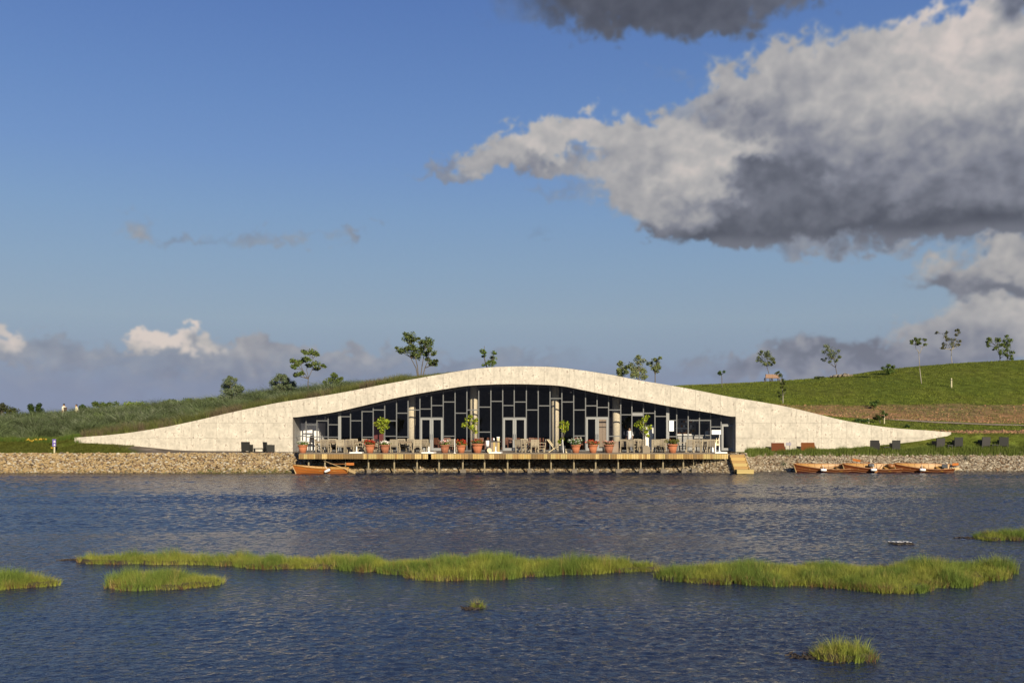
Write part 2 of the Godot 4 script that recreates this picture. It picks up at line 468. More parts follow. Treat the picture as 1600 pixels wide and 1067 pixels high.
func make_sky() -> Texture2D:
	n_big.seed = 3; n_big.frequency = 0.016; n_big.fractal_octaves = 5; n_big.fractal_gain = 0.55
	n_bil.seed = 8; n_bil.frequency = 0.026; n_bil.fractal_octaves = 4; n_bil.noise_type = FastNoiseLite.TYPE_SIMPLEX
	n_det.seed = 21; n_det.frequency = 0.09; n_det.fractal_octaves = 4; n_det.fractal_gain = 0.6
	n_wx.seed = 30; n_wx.frequency = 0.03; n_wx.fractal_octaves = 4
	n_wide.seed = 44; n_wide.frequency = 0.02; n_wide.fractal_octaves = 5
	for p in PUFFS:
		var u: float = (p[0] - 800.0) / FOC
		var v: float = (HZ - p[1]) / FOC
		var az := rad_to_deg(atan(u))
		var ca := cos(atan(u))
		var el := rad_to_deg(atan(v * ca))
		puff.append([az, el, rad_to_deg(p[2] / FOC * ca * ca) * 1.12, rad_to_deg(p[3] / FOC * ca) * 1.12, p[4], p[5]])
	var W := 4096
	var HH := 2048
	# the whole sky coarsely
	var cw := W / 8
	var ch := HH / 8
	var coarse := Image.create(cw, ch, false, Image.FORMAT_RGB8)
	for j in ch:
		var el := 90.0 - (j + 0.5) * 180.0 / ch
		for i in cw:
			var az := (i + 0.5) * 360.0 / cw - 180.0
			var e := maxf(el, 0.0)
			var edge := clampf((absf(az) - 33.0) / 8.0, 0, 1)
			edge = maxf(edge, clampf((e - 26.0) / 6.0, 0, 1))
			var wc := wide_cover(az, e) * edge
			var f := fields(az, e) if absf(az) < 45.0 and e < 35.0 else Vector4(0, 0, 1e-5, 0)
			var cov := maxf(f.x, wc)
			var tone := (f.y + wc * (0.52 - 0.45 * wc) * 0.5) / (f.z + wc * 0.5)
			var c := sky_color(az, e, cov, tone, false, (f.w + wc * 0.45) / (f.z + wc * 0.5))
			coarse.set_pixel(i, j, Color(c.x, c.y, c.z))
	coarse.resize(W, HH, Image.INTERPOLATE_CUBIC)
	# the quarter ahead finely
	var x0 := int((AZ0 + 180.0) / 360.0 * W)
	var x1 := int((AZ1 + 180.0) / 360.0 * W)
	var y0 := int((90.0 - EL1) / 180.0 * HH)
	var y1 := HH / 2
	var fw := x1 - x0
	var fh := y1 - y0
	var lw := fw / 3
	var lh := fh / 3
	var low := Image.create(lw, lh, false, Image.FORMAT_RGBF)
	for j in lh:
		var el := EL1 - (j + 0.5) * EL1 / lh
		for i in lw:
			var az := AZ0 + (i + 0.5) * (AZ1 - AZ0) / lw
			var f := fields(az, el)
			low.set_pixel(i, j, Color(f.x, f.y / f.z, f.w / f.z))
	low.resize(fw, fh, Image.INTERPOLATE_CUBIC)
	var dither := RandomNumberGenerator.new()
	dither.seed = 5
	for j in fh:
		var el := EL1 - (j + 0.5) * EL1 / fh
		for i in fw:
			var az := AZ0 + (i + 0.5) * (AZ1 - AZ0) / fw
			# edges torn by a small displacement
			var wx := n_wx.get_noise_2d(az * 10.0, el * 13.0)
			var wy := n_wx.get_noise_2d(az * 10.0 + 500.0, el * 13.0)
			var bw := 1.0 - 2.0 * absf(n_bil.get_noise_2d(az * 24.0, el * 28.0))
			var si := clampi(i + int(wx * 22.0 + bw * 3.0), 0, fw - 1)
			var sj := clampi(j + int(wy * 13.0 + bw * 3.5), 0, fh - 1)
			var f := low.get_pixel(si, sj)
			var edge := maxf(clampf((absf(az) - 33.0) / 8.0, 0, 1), clampf((el - 26.0) / 6.0, 0, 1))
			var cov := f.r
			var tone := f.g
			var solid := clampf(f.b, 0.0, 1.0)
			if edge > 0.0:
				var wc := wide_cover(az, el) * edge
				cov = maxf(cov, wc)
				tone = lerpf(tone, 0.52 - 0.45 * wc, edge * wc)
				solid = lerpf(solid, 0.9, edge * wc)
			var c := sky_color(az, el, cov, tone, true, solid)
			var n := (dither.randf() - 0.5) / 255.0
			coarse.set_pixel(x0 + i, y0 + j, Color(c.x + n, c.y + n, c.z + n))
	# straight ahead (-Z) is the left edge of a panorama
	var turned := Image.create(W, HH, false, Image.FORMAT_RGB8)
	turned.blit_rect(coarse, Rect2i(W / 2, 0, W / 2, HH), Vector2i(0, 0))
	turned.blit_rect(coarse, Rect2i(0, 0, W / 2, HH), Vector2i(W / 2, 0))
	return ImageTexture.create_from_image(turned)

# ---------------------------------------------------------------- main
func _ready() -> void:
	rng.seed = 20240
	var cam := Camera3D.new()
	cam.name = "camera"
	cam.projection = Camera3D.PROJECTION_FRUSTUM
	cam.near = 0.1
	cam.far = 6000.0
	cam.size = 2.0 * 533.5 / FOC * cam.near
	cam.frustum_offset = Vector2(0, (HZ - 533.5) / FOC * cam.near)
	cam.position = Vector3(0, EYE, 0)
	add_child(cam)
	cam.current = true

	var we := WorldEnvironment.new()
	we.name = "environment"
	var env := Environment.new()
	env.background_mode = Environment.BG_SKY
	env.tonemap_mode = Environment.TONE_MAPPER_LINEAR
	env.tonemap_exposure = 1.4
	env.background_energy_multiplier = 1.0 / 1.4
	env.sdfgi_enabled = true
	env.ssao_enabled = true
	env.ssil_enabled = true
	var sm := PanoramaSkyMaterial.new()
	sm.panorama = make_sky()
	env.sky = Sky.new()
	env.sky.sky_material = sm
	we.environment = env
	add_child(we)

	var sun := DirectionalLight3D.new()
	sun.name = "sun"
	sun.light_color = Color(1.0, 0.94, 0.84)
	sun.light_energy = 1.6
	sun.light_angular_distance = 0.5
	sun.shadow_enabled = true
	# from behind the camera and to its right, low
	var az := deg_to_rad(21.0)
	var elv := deg_to_rad(22.0)
	var from := Vector3(sin(az) * cos(elv), sin(elv), cos(az) * cos(elv))
	sun.look_at_from_position(from * 50.0, Vector3.ZERO, Vector3.UP)
	add_child(sun)

	make_materials()
	make_land()
	make_water()
	make_pavilion()
	make_interior()
	make_deck()
	make_banks()
	make_terrace()
	make_boats()
	make_shore_seats()
	make_trees()
	make_hill_things()
	make_islands()
	make_people()

# ---------------------------------------------------------------- the facade's outline, in photograph pixels, brought to the facade's distance
const TOP_PX := [[115, 683.5], [137, 682.2], [160, 680.5], [190, 677.5], [216, 674], [264, 666], [315, 655], [360, 644.5], [400, 636], [440, 628.2], [501, 619], [552, 610], [597, 601], [642, 593], [687, 585], [732, 577.5], [765, 574], [800, 572.5], [835, 572.6], [870, 574], [912, 579], [957, 586], [1002, 594.7], [1047, 602], [1092, 610.3], [1140, 620], [1180, 626.5], [1225, 634.5], [1270, 645], [1315, 656], [1360, 664], [1405, 669.5], [1450, 672.5], [1487, 675]]
const LOW_PX := [[457, 652], [480, 649.5], [507, 646.5], [534, 641.5], [563, 634.8], [592, 628], [620, 621.3], [665, 613], [710, 605.5], [732, 602.6], [765, 600.8], [800, 600], [845, 601], [877, 603], [901, 607.3], [935, 614.3], [968, 620.5], [1013, 628.5], [1058, 636.8], [1092, 642], [1114, 645.5], [1150, 651]]
var top_k := []
var low_k := []
var left_x := 0.0
var right_x := 0.0
var open_l := 0.0
var open_r := 0.0

func top_of(x: float) -> float:
	return curve_at(top_k, x)
func soffit_of(x: float) -> float:
	return curve_at(low_k, x)

# ---------------------------------------------------------------- land
var shore_k := [[-90, 65.0], [-19, 65.2], [-15.4, 65.6], [-13.2, 66.7], [-5, 66.9], [8, 66.9], [11.5, 66.6], [13.2, 65.7], [15.6, 65.35], [17.2, 67.3], [20, 67.5], [90, 67.5]]
var run_k := [[-90, 1.7], [-17, 1.7], [-13.2, 3.0], [8, 3.0], [11.5, 2.2], [13.2, 1.3], [15.6, 1.0], [18, 1.4], [90, 1.4]]
var base_k := [[-90, 2.0], [-50, 2.05], [-40, 2.0], [-31.8, 1.95], [-28, 1.78], [-24, 1.42], [-20, 1.36], [-16, 1.30], [16.5, 1.30], [20, 1.44], [24, 1.55], [27, 1.82], [29.5, 2.1], [31.9, 2.5], [35, 2.55], [60, 2.5], [90, 2.4]]
# heights of the hill: distance -> knots of (x, height)
var hill_rows := [
	[70.6, []],
	[76.0, [[-90, 2.4], [-50, 2.5], [-36, 2.55], [-31, 2.9], [-25, 3.85], [-20, 4.6], [-16, 5.2], [-11, 6.15], [-6, 7.1], [0, 7.5], [6, 7.1], [11, 6.3], [16, 5.25], [22, 4.15], [27, 3.25], [32, 2.86], [40, 2.86], [60, 2.85], [90, 2.8]]],
	[85.0, [[-90, 3.1], [-55, 2.85], [-40, 3.3], [-31, 4.0], [-25, 4.75], [-20, 5.4], [-16, 5.75], [-11, 6.5], [0, 7.6], [11, 6.6], [16, 5.7], [22, 4.9], [30, 4.0], [40, 3.65], [60, 3.4], [90, 3.4]]],
	[96.0, [[-90, 3.6], [-60, 3.1], [-50, 3.3], [-42, 3.9], [-37, 4.45], [-31, 4.75], [-25, 5.55], [-20, 6.1], [-11, 6.9], [0, 7.7], [11, 6.9], [16, 6.3], [22, 5.75], [30, 5.3], [45, 5.3], [70, 5.25], [90, 5.2]]],
	[106.0, [[-90, 3.0], [-60, 3.1], [-45, 3.7], [-31, 4.6], [-20, 6.0], [0, 7.6], [16, 7.1], [22, 7.05], [30, 7.1], [45, 7.75], [70, 8.3], [90, 8.4]]],
	[118.0, [[-90, 2.8], [-60, 2.9], [-31, 4.3], [-15, 6.0], [0, 7.2], [13, 7.6], [20, 7.95], [26, 8.2], [31, 8.45], [36, 8.75], [41, 9.2], [47, 10.0], [54, 10.6], [62, 11.0], [80, 11.3], [90, 11.3]]],
	[136.0, [[-90, 2.5], [-31, 3.8], [0, 6.4], [20, 7.4], [31, 7.9], [47, 9.2], [62, 10.2], [90, 10.6]]],
	[190.0, [[-90, 2.2], [0, 3.5], [31, 4.5], [62, 6.0], [90, 6.5]]],
	[320.0, [[-90, 1.8], [0, 2.0], [90, 2.5]]],
]

func edge_height(x: float) -> float:
	var v := top_of(x) - 0.06
	if x < left_x: v = lerpf(curve_at(base_k, x), v, clampf((x - left_x + 2.0) / 2.0, 0, 1))
	if x > right_x: v = lerpf(v, curve_at(base_k, x), clampf((x - right_x) / 1.5, 0, 1))
	return v

func ground_front(x: float, d: float) -> float:
	var w := curve_at(shore_k, x)
	var run := curve_at(run_k, x)
	var t := (d - w) / run
	if t < 0.0:
		return maxf(t * run * 0.6, -1.4)
	if t < 1.0:
		return 1.28 * t
	var b := curve_at(base_k, x)
	if x < left_x or x > right_x: b = edge_height(x)
	var u := clampf((d - w - run) / maxf(70.5 - w - run, 0.2), 0.0, 1.6)
	return lerpf(1.28, b, minf(u, 1.0)) + maxf(u - 1.0, 0.0) * 0.05

func hill(x: float, d: float) -> float:
	var i := 0
	var n := hill_rows.size()
	while i < n - 2 and d > hill_rows[i + 1][0]: i += 1
	var i0 := maxi(i - 1, 0)
	var i3 := mini(i + 2, n - 1)
	var h := []
	for k in [i0, i, i + 1, i3]:
		if k == 0:
			h.append(edge_height(x))
		else:
			h.append(curve_at(hill_rows[k][1], x))
	var a: float = hill_rows[i][0]
	var b: float = hill_rows[i + 1][0]
	var t := clampf((d - a) / (b - a), 0, 1)
	if i == 0:
		return lerpf(h[1], h[2], t)
	return cubic_interpolate_in_time(h[1], h[2], h[0], h[3], t, b - a, hill_rows[i0][0] - a, hill_rows[i3][0] - a)

func ground(x: float, d: float) -> float:
	return hill(x, d) if d > 70.6 else ground_front(x, d)

func sheet(xs: Array, ds: Array, height: Callable, tint: Callable) -> ArrayMesh:
	var v := PackedVector3Array()
	var nn := PackedVector3Array()
	var cc := PackedColorArray()
	var ix := PackedInt32Array()
	var w := xs.size()
	for d in ds:
		for x in xs:
			v.append(Vector3(x, height.call(x, d), -d))
			cc.append(tint.call(x, d))
	nn.resize(v.size())
	for j in ds.size():
		for i in w:
			var l := v[j * w + maxi(i - 1, 0)]
			var r := v[j * w + mini(i + 1, w - 1)]
			var f := v[maxi(j - 1, 0) * w + i]
			var b := v[mini(j + 1, ds.size() - 1) * w + i]
			nn[j * w + i] = (r - l).cross(b - f).normalized()
			if i < w - 1 and j < ds.size() - 1:
				var p := j * w + i
				ix.append_array([p, p + w, p + w + 1, p, p + w + 1, p + 1])
	var arr := []
	arr.resize(Mesh.ARRAY_MAX)
	arr[Mesh.ARRAY_VERTEX] = v
	arr[Mesh.ARRAY_NORMAL] = nn
	arr[Mesh.ARRAY_COLOR] = cc
	arr[Mesh.ARRAY_INDEX] = ix
	var m := ArrayMesh.new()
	m.add_surface_from_arrays(Mesh.PRIMITIVE_TRIANGLES, arr)
	return m

func span(a: float, b: float, step: float) -> Array:
	var out := []
	var n := int(ceil((b - a) / step))
	for i in n + 1:
		out.append(a + (b - a) * i / n)
	return out

const LAWN := Vector3(0.132, 0.170, 0.028)
const LAWN_B := Vector3(0.172, 0.188, 0.036)
const MEADOW := Vector3(0.060, 0.075, 0.030)
const DIRT := Vector3(0.50, 0.27, 0.13)
const DRY := Vector3(0.30, 0.215, 0.10)
const SOIL := Vector3(0.13, 0.09, 0.055)
const GRAVEL := Vector3(0.24, 0.20, 0.155)

func band_low(x: float) -> float:      # distance of the dirt band's near edge
	return curve_at([[12, 79.0], [20, 79.5], [26, 82.5], [34, 84.0], [50, 82.0], [90, 81.0]], x) + 0.6 * noise_a.get_noise_2d(x * 6.0, 40.0)
func band_high(x: float) -> float:
	return curve_at([[12, 84.0], [18, 88.0], [24, 92.0], [30, 95.0], [50, 95.5], [90, 95.0]], x) + 0.9 * noise_a.get_noise_2d(x * 8.0, 90.0)

func hill_tint(x: float, d: float) -> Color:
	var n1 := noise_a.get_noise_2d(x * 3.0, d * 3.0)
	var n2 := noise_b.get_noise_2d(x * 20.0, d * 20.0)
	var c := MEADOW
	if x > 9.0:
		c = LAWN.lerp(LAWN_B, clampf(0.4 + n1 * 1.2 + n2 * 0.6, 0, 1))
		if d > 90.0:
			c = c.lerp(LAWN * 0.82, clampf(n2 * 2.0, 0, 0.6))
		var lo := band_low(x)
		var hi := band_high(x)
		var k := smoothstep(lo - 0.25, lo + 0.25, d) * (1.0 - smoothstep(hi - 0.5, hi + 0.5, d))
		var t := (d - lo) / (hi - lo)
		var soil := DIRT.lerp(DRY, clampf(t * 1.5 - 0.25 + n1 * 1.2 + n2 * 0.8, 0, 1))
		soil = soil.lerp(LAWN * 0.9, clampf(n2 * 2.4 - 0.45 + smoothstep(0.3, 0.7, t) * 0.25, 0, 0.6))
		c = c.lerp(soil, k)
		# bare reddish strip along the crest above the arch, and beside the wall's right tip
		var crest := smoothstep(114.5, 116.5, d + n1 * 3.0) * (1.0 - smoothstep(22.0, 33.0, x + n2 * 6.0))
		c = c.lerp(DIRT * 0.75, crest * 0.8)
		var tip := smoothstep(31.0, 33.0, x + n1) * smoothstep(71.5, 72.2, d + n2 * 0.8) * (1.0 - smoothstep(75.0, 76.0, d + n2))
		c = c.lerp(DIRT * (0.9 + 0.5 * n2), tip)
		c = c.lerp(MEADOW, 1.0 - smoothstep(9.0, 14.0, x + n1 * 3.0))
	c *= 1.0 + 0.25 * n2
	return Color(c.x, c.y, c.z)

func front_tint(x: float, d: float) -> Color:
	var n1 := noise_a.get_noise_2d(x * 5.0, d * 9.0)
	var n2 := noise_b.get_noise_2d(x * 30.0, d * 30.0)
	var w := curve_at(shore_k, x) + curve_at(run_k, x)
	var c := SOIL
	if d > w + 0.05:
		if x < -14.0:
			c = LAWN.lerp(LAWN_B, clampf(0.5 + n1, 0, 1)).lerp(GRAVEL, smoothstep(-27.5, -25.5, x + n1 * 2.0 + (d - 68.0) * 0.9))
		elif x > 16.0:
			c = LAWN.lerp(LAWN_B, clampf(0.55 + n1 * 1.5, 0, 1))
		else:
			c = SOIL * 0.6
	c *= 1.0 + 0.22 * n2
	return Color(c.x, c.y, c.z)

func make_land() -> void:
	for k in TOP_PX: top_k.append([X(k[0], FD), H(k[1], FD)])
	for k in LOW_PX: low_k.append([X(k[0], FD), H(k[1], FD)])
	left_x = top_k[0][0]
	right_x = top_k[top_k.size() - 1][0]
	open_l = low_k[0][0]
	open_r = low_k[low_k.size() - 1][0]
	noise_a.seed = 11; noise_a.frequency = 0.03; noise_a.fractal_octaves = 3
	noise_b.seed = 12; noise_b.frequency = 0.05; noise_b.fractal_octaves = 3
	# near ground: lake bed, bank, strip before the wall
	struct("ground", sheet(span(-62, 62, 0.4), span(62.0, 70.9, 0.22), ground_front, front_tint), M.ground)
	# the hill behind, which is also the green roof
	var xs := span(-300, -66, 13.0) + span(-62, 72, 0.5) + span(80, 320, 14.0)
	var ds := span(70.62, 98.0, 0.42) + span(98.6, 140, 0.9) + [150, 165, 190, 230, 300, 420, 700, 1400, 3000]
	struct("hill", sheet(xs, ds, func(x, d): return hill(x, d) + 0.05 * noise_a.get_noise_2d(x * 9.0, d * 9.0) * clampf(d - 70.7, 0, 1), hill_tint), M.ground)
	# pale footpaths across the right hand slope
	for q in [[[[31.5, 83.4], [35, 82.7], [40, 80.8], [48, 79.2], [60, 78.0]], 0.75], [[[38.5, 73.6], [42, 72.6], [50, 71.6], [62, 71.0]], 0.7]]:
		var st := begin(true)
		var x0: float = q[0][0][0]
		var x1: float = q[0][q[0].size() - 1][0]
		var prev := []
		for x in span(x0, x1, 0.6):
			var d := curve_at(q[0], x) + 0.1 * sin(x * 1.7)
			var wd: float = q[1] * smoothstep(x0 - 0.5, x0 + 4.0, x)
			var row := []
			for k in 4:
				var dd: float = d - wd + 2.0 * wd * k / 3.0
				row.append(Vector3(x, ground(x, dd) + 0.07, -dd))
			if prev:
				for k in 3:
					quad(st, prev[k], prev[k + 1], row[k + 1], row[k])
			prev = row
		struct("footpath", st, M.path)
	# stones and clods strewn over the dirt bands
	var xf := []
	var cols := []
	for i in 2300:
		var x := rng.randf_range(13.0, 60.0)
		var lo := band_low(x)
		var d := lo + pow(rng.randf(), 2.6) * (band_high(x) - lo)
		if i % 6 == 0:
			x = rng.randf_range(32.0, 48.0)
			d = rng.randf_range(72.0, 75.6)
		var s := rng.randf_range(0.04, 0.12)
		xf.append(Transform3D(Basis.from_euler(Vector3(rng.randf() * TAU, rng.randf() * TAU, 0)).scaled(Vector3(s, s * 0.7, s)), Vector3(x, ground(x, d) + s * 0.2, -d)))
		var b := rng.randf_range(0.6, 1.3)
		cols.append(Color(0.36 * b, 0.20 * b, 0.095 * b))
	var o := many("hillside_stones", rock_mesh(3), M.rock, xf, cols)
	tag(o, "reddish stones and clods strewn over the bare bands of the right slope", "stones", "", "stuff")

func rock_mesh(seed_: int) -> ArrayMesh:
	var r := RandomNumberGenerator.new()
	r.seed = seed_
	var st := begin()
	var sp := SphereMesh.new()
	sp.radius = 1.0
	sp.height = 2.0
	sp.radial_segments = 7
	sp.rings = 3
	var a := sp.get_mesh_arrays()
	var vv: PackedVector3Array = a[Mesh.ARRAY_VERTEX]
	var moved := {}
	var ix: PackedInt32Array = a[Mesh.ARRAY_INDEX]
	for k in ix:
		var p := vv[k]
		var key := p.snapped(Vector3.ONE * 0.01)
		if not moved.has(key):
			moved[key] = p * r.randf_range(0.72, 1.2)
		st.add_vertex(moved[key])
	st.generate_normals()
	return st.commit()

# ---------------------------------------------------------------- water
func make_water() -> void:
	var w1 := FastNoiseLite.new(); w1.seed = 51; w1.frequency = 3.0; w1.fractal_octaves = 3; w1.fractal_gain = 0.6
	var w2 := FastNoiseLite.new(); w2.seed = 52; w2.frequency = 0.035; w2.fractal_octaves = 3
	var v := PackedVector3Array()
	var nn := PackedVector3Array()
	var uv := PackedVector2Array()
	var ix := PackedInt32Array()
	# bands of distance, each with its own spacing
	for z in [[11.0, 18.0, 0.045, 16.0], [18.0, 28.0, 0.065, 22.0], [28.0, 44.0, 0.09, 32.0], [44.0, 70.0, 0.12, 52.0]]:
		var xs := span(-z[3], z[3], z[2] * 1.5)
		var ds := span(z[0], z[1], z[2])
		var w := xs.size()
		var start := v.size()
		for d in ds:
			for x in xs:
				var calm := 0.75 + 1.5 * w2.get_noise_2d(x * 0.45, d * 2.4)
				calm = clampf(calm, 0.42, 1.25)
				var h: float = w1.get_noise_2d(x * 0.8, d * 1.4) * lerpf(0.021, 0.052, clampf((d - 22.0) / 22.0, 0, 1)) * calm
				v.append(Vector3(x, h, -d))
				uv.append(Vector2(x, d))
		nn.resize(v.size())
		var rows := ds.size()
		for j in rows:
			for i in w:
				var p := start + j * w + i
				var l := v[start + j * w + maxi(i - 1, 0)]
				var r := v[start + j * w + mini(i + 1, w - 1)]
				var f := v[start + maxi(j - 1, 0) * w + i]
				var b := v[start + mini(j + 1, rows - 1) * w + i]
				nn[p] = (r - l).cross(b - f).normalized()
				if i < w - 1 and j < rows - 1:
					ix.append_array([p, p + w, p + w + 1, p, p + w + 1, p + 1])
	# still sheet around, outside the view
	for q in [[-400.0, -52.0, 11.0, 70.0], [52.0, 400.0, 11.0, 70.0], [-400.0, 400.0, -120.0, 11.0], [-52.0, -16.0, 11.0, 18.0], [16.0, 52.0, 11.0, 18.0], [-52.0, -22.0, 18.0, 28.0], [22.0, 52.0, 18.0, 28.0], [-52.0, -32.0, 28.0, 44.0], [32.0, 52.0, 28.0, 44.0]]:
		var s := v.size()
		for p in [[0, 2], [1, 2], [0, 3], [1, 3]]:
			v.append(Vector3(q[p[0]], 0.0, -q[p[1]]))
			uv.append(Vector2(q[p[0]], q[p[1]]))
			nn.append(Vector3.UP)
		ix.append_array([s, s + 2, s + 3, s, s + 3, s + 1])
	var arr := []
	arr.resize(Mesh.ARRAY_MAX)
	arr[Mesh.ARRAY_VERTEX] = v
	arr[Mesh.ARRAY_NORMAL] = nn
	arr[Mesh.ARRAY_TEX_UV] = uv
	arr[Mesh.ARRAY_INDEX] = ix
	var m := ArrayMesh.new()
	m.add_surface_from_arrays(Mesh.PRIMITIVE_TRIANGLES, arr)
	struct("water", m, M.water)

# ---------------------------------------------------------------- the pavilion
const MULLIONS := [478, 495, 512.5, 530.5, 547.5, 565.5, 583, 601, 619.5, 637.5, 656, 674, 692.5, 711, 729.5, 748, 767, 785.5, 803.5, 822.5, 841, 859.5, 878, 896.5, 915, 933, 951, 970, 987.5, 1005.5, 1023.5, 1043.5, 1057.5, 1075.5, 1093, 1110.5, 1127]
# rows of the cross bars in each bay, from the left
const BARS := [[681.5], [663.5, 682.6], [657.4, 682.6], [663.5, 683], [651], [657.4], [643, 683], [640.5], [657.4, 681.5], [645.5, 682.6], [640.5], [639, 652.7], [633.6, 652.7], [628, 681.5], [645.5], [640.5], [636, 675], [627], [633.6, 652.7], [628, 652.7], [640.5], [634], [622.6], [628], [640.5, 681], [634, 651.8], [636.5, 651.8], [640.5, 681.5], [648], [645, 649.5], [645.5], [650.5], [656.8, 682], [], [656.8], [656.8], [667], [663]]

func make_pavilion() -> void:
	var b := thing("pavilion", "long pale concrete pavilion whose low arch rises over a dark glazed front", "building", Vector3(0, DECK, -FD))
	# the cast front: pours divided by fine joints, standing before a dark core
	var cuts := [left_x]
	var x := -30.6
	while x < right_x - 1.0:
		cuts.append(x)
		x += 1.83
	for e in [open_l, open_r]:
		var near := 0
		for i in cuts.size():
			if absf(cuts[i] - e) < absf(cuts[near] - e): near = i
		cuts[near] = e
	cuts.append(right_x)
	var g := 0.005
	var pr := RandomNumberGenerator.new()
	pr.seed = 3
	var lifts := [2.28, 3.40, 4.52, 5.64]
	for i in cuts.size() - 1:
		var x0: float = cuts[i] + g
		var x1: float = cuts[i + 1] - g
		var xs := span(x0, x1, 0.4)
		var inside: bool = (x0 + x1) * 0.5 > open_l and (x0 + x1) * 0.5 < open_r
		var lo := []
		var hi := []
		for q in xs:
			lo.append(soffit_of(q) if inside else curve_at(base_k, q) - 0.35)
			hi.append(top_of(q))
		if inside:
			var st := begin()
			slab(st, xs, lo, hi, -FD, -FD - 0.07)
			part("concrete_panel", st, M.concrete[pr.randi() % 4], b, true)
			continue
		var from := lo
		for l in lifts + [99.0]:
			var any := false
			var a := []
			var c := []
			for k in xs.size():
				var f0: float = minf(from[k], hi[k])
				var h1: float = minf(l - g, hi[k])
				if h1 - f0 > 0.10: any = true
				a.append(f0)
				c.append(maxf(h1, f0))
			# do not leave a sliver at the top: this pour runs up to the edge
			var rest := 0.0
			for k in xs.size(): rest = maxf(rest, hi[k] - l)
			if rest < 0.35:
				for k in xs.size(): c[k] = maxf(hi[k], a[k])
			if any:
				var st := begin()
				slab(st, xs, a, c, -FD, -FD - 0.07)
				part("concrete_panel", st, M.concrete[pr.randi() % 4], b, true)
			if rest < 0.35: break
			for k in xs.size(): from[k] = minf(l + g, hi[k])
	# core of the front wall
	var st := begin()
	for seg in [[left_x, open_l, false], [open_l, open_r, true], [open_r, right_x, false]]:
		var xs := span(seg[0], seg[1], 0.5)
		var lo := []
		var hi := []
		for q in xs:
			lo.append((soffit_of(q) + 0.012) if seg[2] else curve_at(base_k, q) - 0.4)
			hi.append(top_of(q) - 0.012)
		slab(st, xs, lo, hi, -FD - 0.07, -FD - 0.6)
	part("wall_core", st, M.joint, b, true)
	# ceiling, which carries the arch back under the hill
	st = begin(true)
	var xs := span(open_l - 0.3, open_r + 0.3, 0.5)
	var lo := []
	var hi := []
	for q in xs:
		lo.append(soffit_of(q) + 0.01)
		hi.append(soffit_of(q) + 0.35)
	slab(st, xs, lo, hi, -FD - 0.6, -GD - 0.1)
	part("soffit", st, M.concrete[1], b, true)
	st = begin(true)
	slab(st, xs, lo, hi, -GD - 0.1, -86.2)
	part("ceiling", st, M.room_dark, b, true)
	st = begin()
	box(st, Vector3(open_l - 0.16, 2.6, -(FD + 86.0) / 2 - 0.3), Vector3(0.3, 3.4, 86.0 - FD - 0.6))
	part("end_wall", st, M.room_grey, b, true)
	st = begin()
	box(st, Vector3(open_r + 0.16, 2.6, -(FD + 86.0) / 2 - 0.3), Vector3(0.3, 3.4, 86.0 - FD - 0.6))
	part("end_wall", st, M.room_grey, b, true)
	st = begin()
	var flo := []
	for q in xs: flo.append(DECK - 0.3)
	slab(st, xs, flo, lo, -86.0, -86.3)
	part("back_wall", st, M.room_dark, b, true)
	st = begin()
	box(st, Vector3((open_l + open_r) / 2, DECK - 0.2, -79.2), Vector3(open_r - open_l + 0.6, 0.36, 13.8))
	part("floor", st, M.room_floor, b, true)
	# white room in the left corner
	st = begin()
	box(st, Vector3((open_l - 14.55) / 2, DECK + 1.02, -74.4), Vector3(-14.55 - open_l - 0.02, 2.06, 2.6))
	part("inner_wall", st, M.room_white, b, true)
	# columns just behind the glass
	for px in [643, 740, 867.5, 963]:
		st = begin(true)
		tube(st, Vector3(X(px, 73.0), DECK - 0.03, -73.0), Vector3(X(px, 73.0), soffit_of(X(px, 73.0)) + 0.1, -73.0), 0.29, 0.29, 20)
		part("column", st, M.column, b, true)
	# glazing
	var gl := Node3D.new()
	gl.name = "glazing"
	b.add_child(gl)
	var ms := [X(459, GD)]
	for px in MULLIONS: ms.append(X(px, GD))
	ms.append(X(1148.5, GD))
	for i in ms.size():
		var wide := 0.075
		if i == 4 or i == 32: wide = 0.22
		st = begin()
		var mx: float = ms[i]
		var h := soffit_of(mx) + 0.02
		box(st, Vector3(mx, (DECK + h) / 2, -GD), Vector3(wide, h - DECK, 0.12))
		part("mullion", st, M.alu_light if wide > 0.1 else M.alu, gl, true)
	var doors := {11: 1, 12: 1, 18: 1, 19: 1, 25: 1, 26: 1, 37: 1}
	for i in ms.size() - 1:
		var a: float = ms[i] + (0.11 if i == 4 or i == 32 else 0.0375)
		var c: float = ms[i + 1] - (0.11 if i + 1 == 4 or i + 1 == 32 else 0.0375)
		var ys := [DECK + 0.06]
		var bars: Array = BARS[i].duplicate()
		bars.sort()
		bars.reverse()
		for py in bars: ys.append(H(py, GD))
		for k in range(1, ys.size()):
			st = begin()
			box(st, Vector3((a + c) / 2, ys[k], -GD), Vector3(c - a, 0.07, 0.10))
			part("transom", st, M.alu, gl, true)
		if not doors.has(i):
			st = begin()
			box(st, Vector3((a + c) / 2, DECK + 0.03, -GD), Vector3(c - a, 0.06, 0.11))
			part("transom", st, M.alu, gl, true)
		for k in ys.size():
			if k == 0 and doors.has(i): continue
			var y0: float = ys[k] + (0.035 if k > 0 else 0.0)
			st = begin()
			var t0: float = soffit_of(a) + 0.02
			var t1: float = soffit_of(c) + 0.02
			if k < ys.size() - 1:
				t0 = ys[k + 1] - 0.035
				t1 = t0
			quad(st, Vector3(a, y0, -GD), Vector3(a, t0, -GD), Vector3(c, t1, -GD), Vector3(c, y0, -GD))
			part("pane", st, M.glass, gl, true)
	st = begin()
	box(st, Vector3((ms[29] + ms[30]) / 2, (H(645, GD) + H(649.5, GD)) / 2, -GD + 0.01), Vector3(ms[30] - ms[29] - 0.08, H(645, GD) - H(649.5, GD) - 0.07, 0.06))
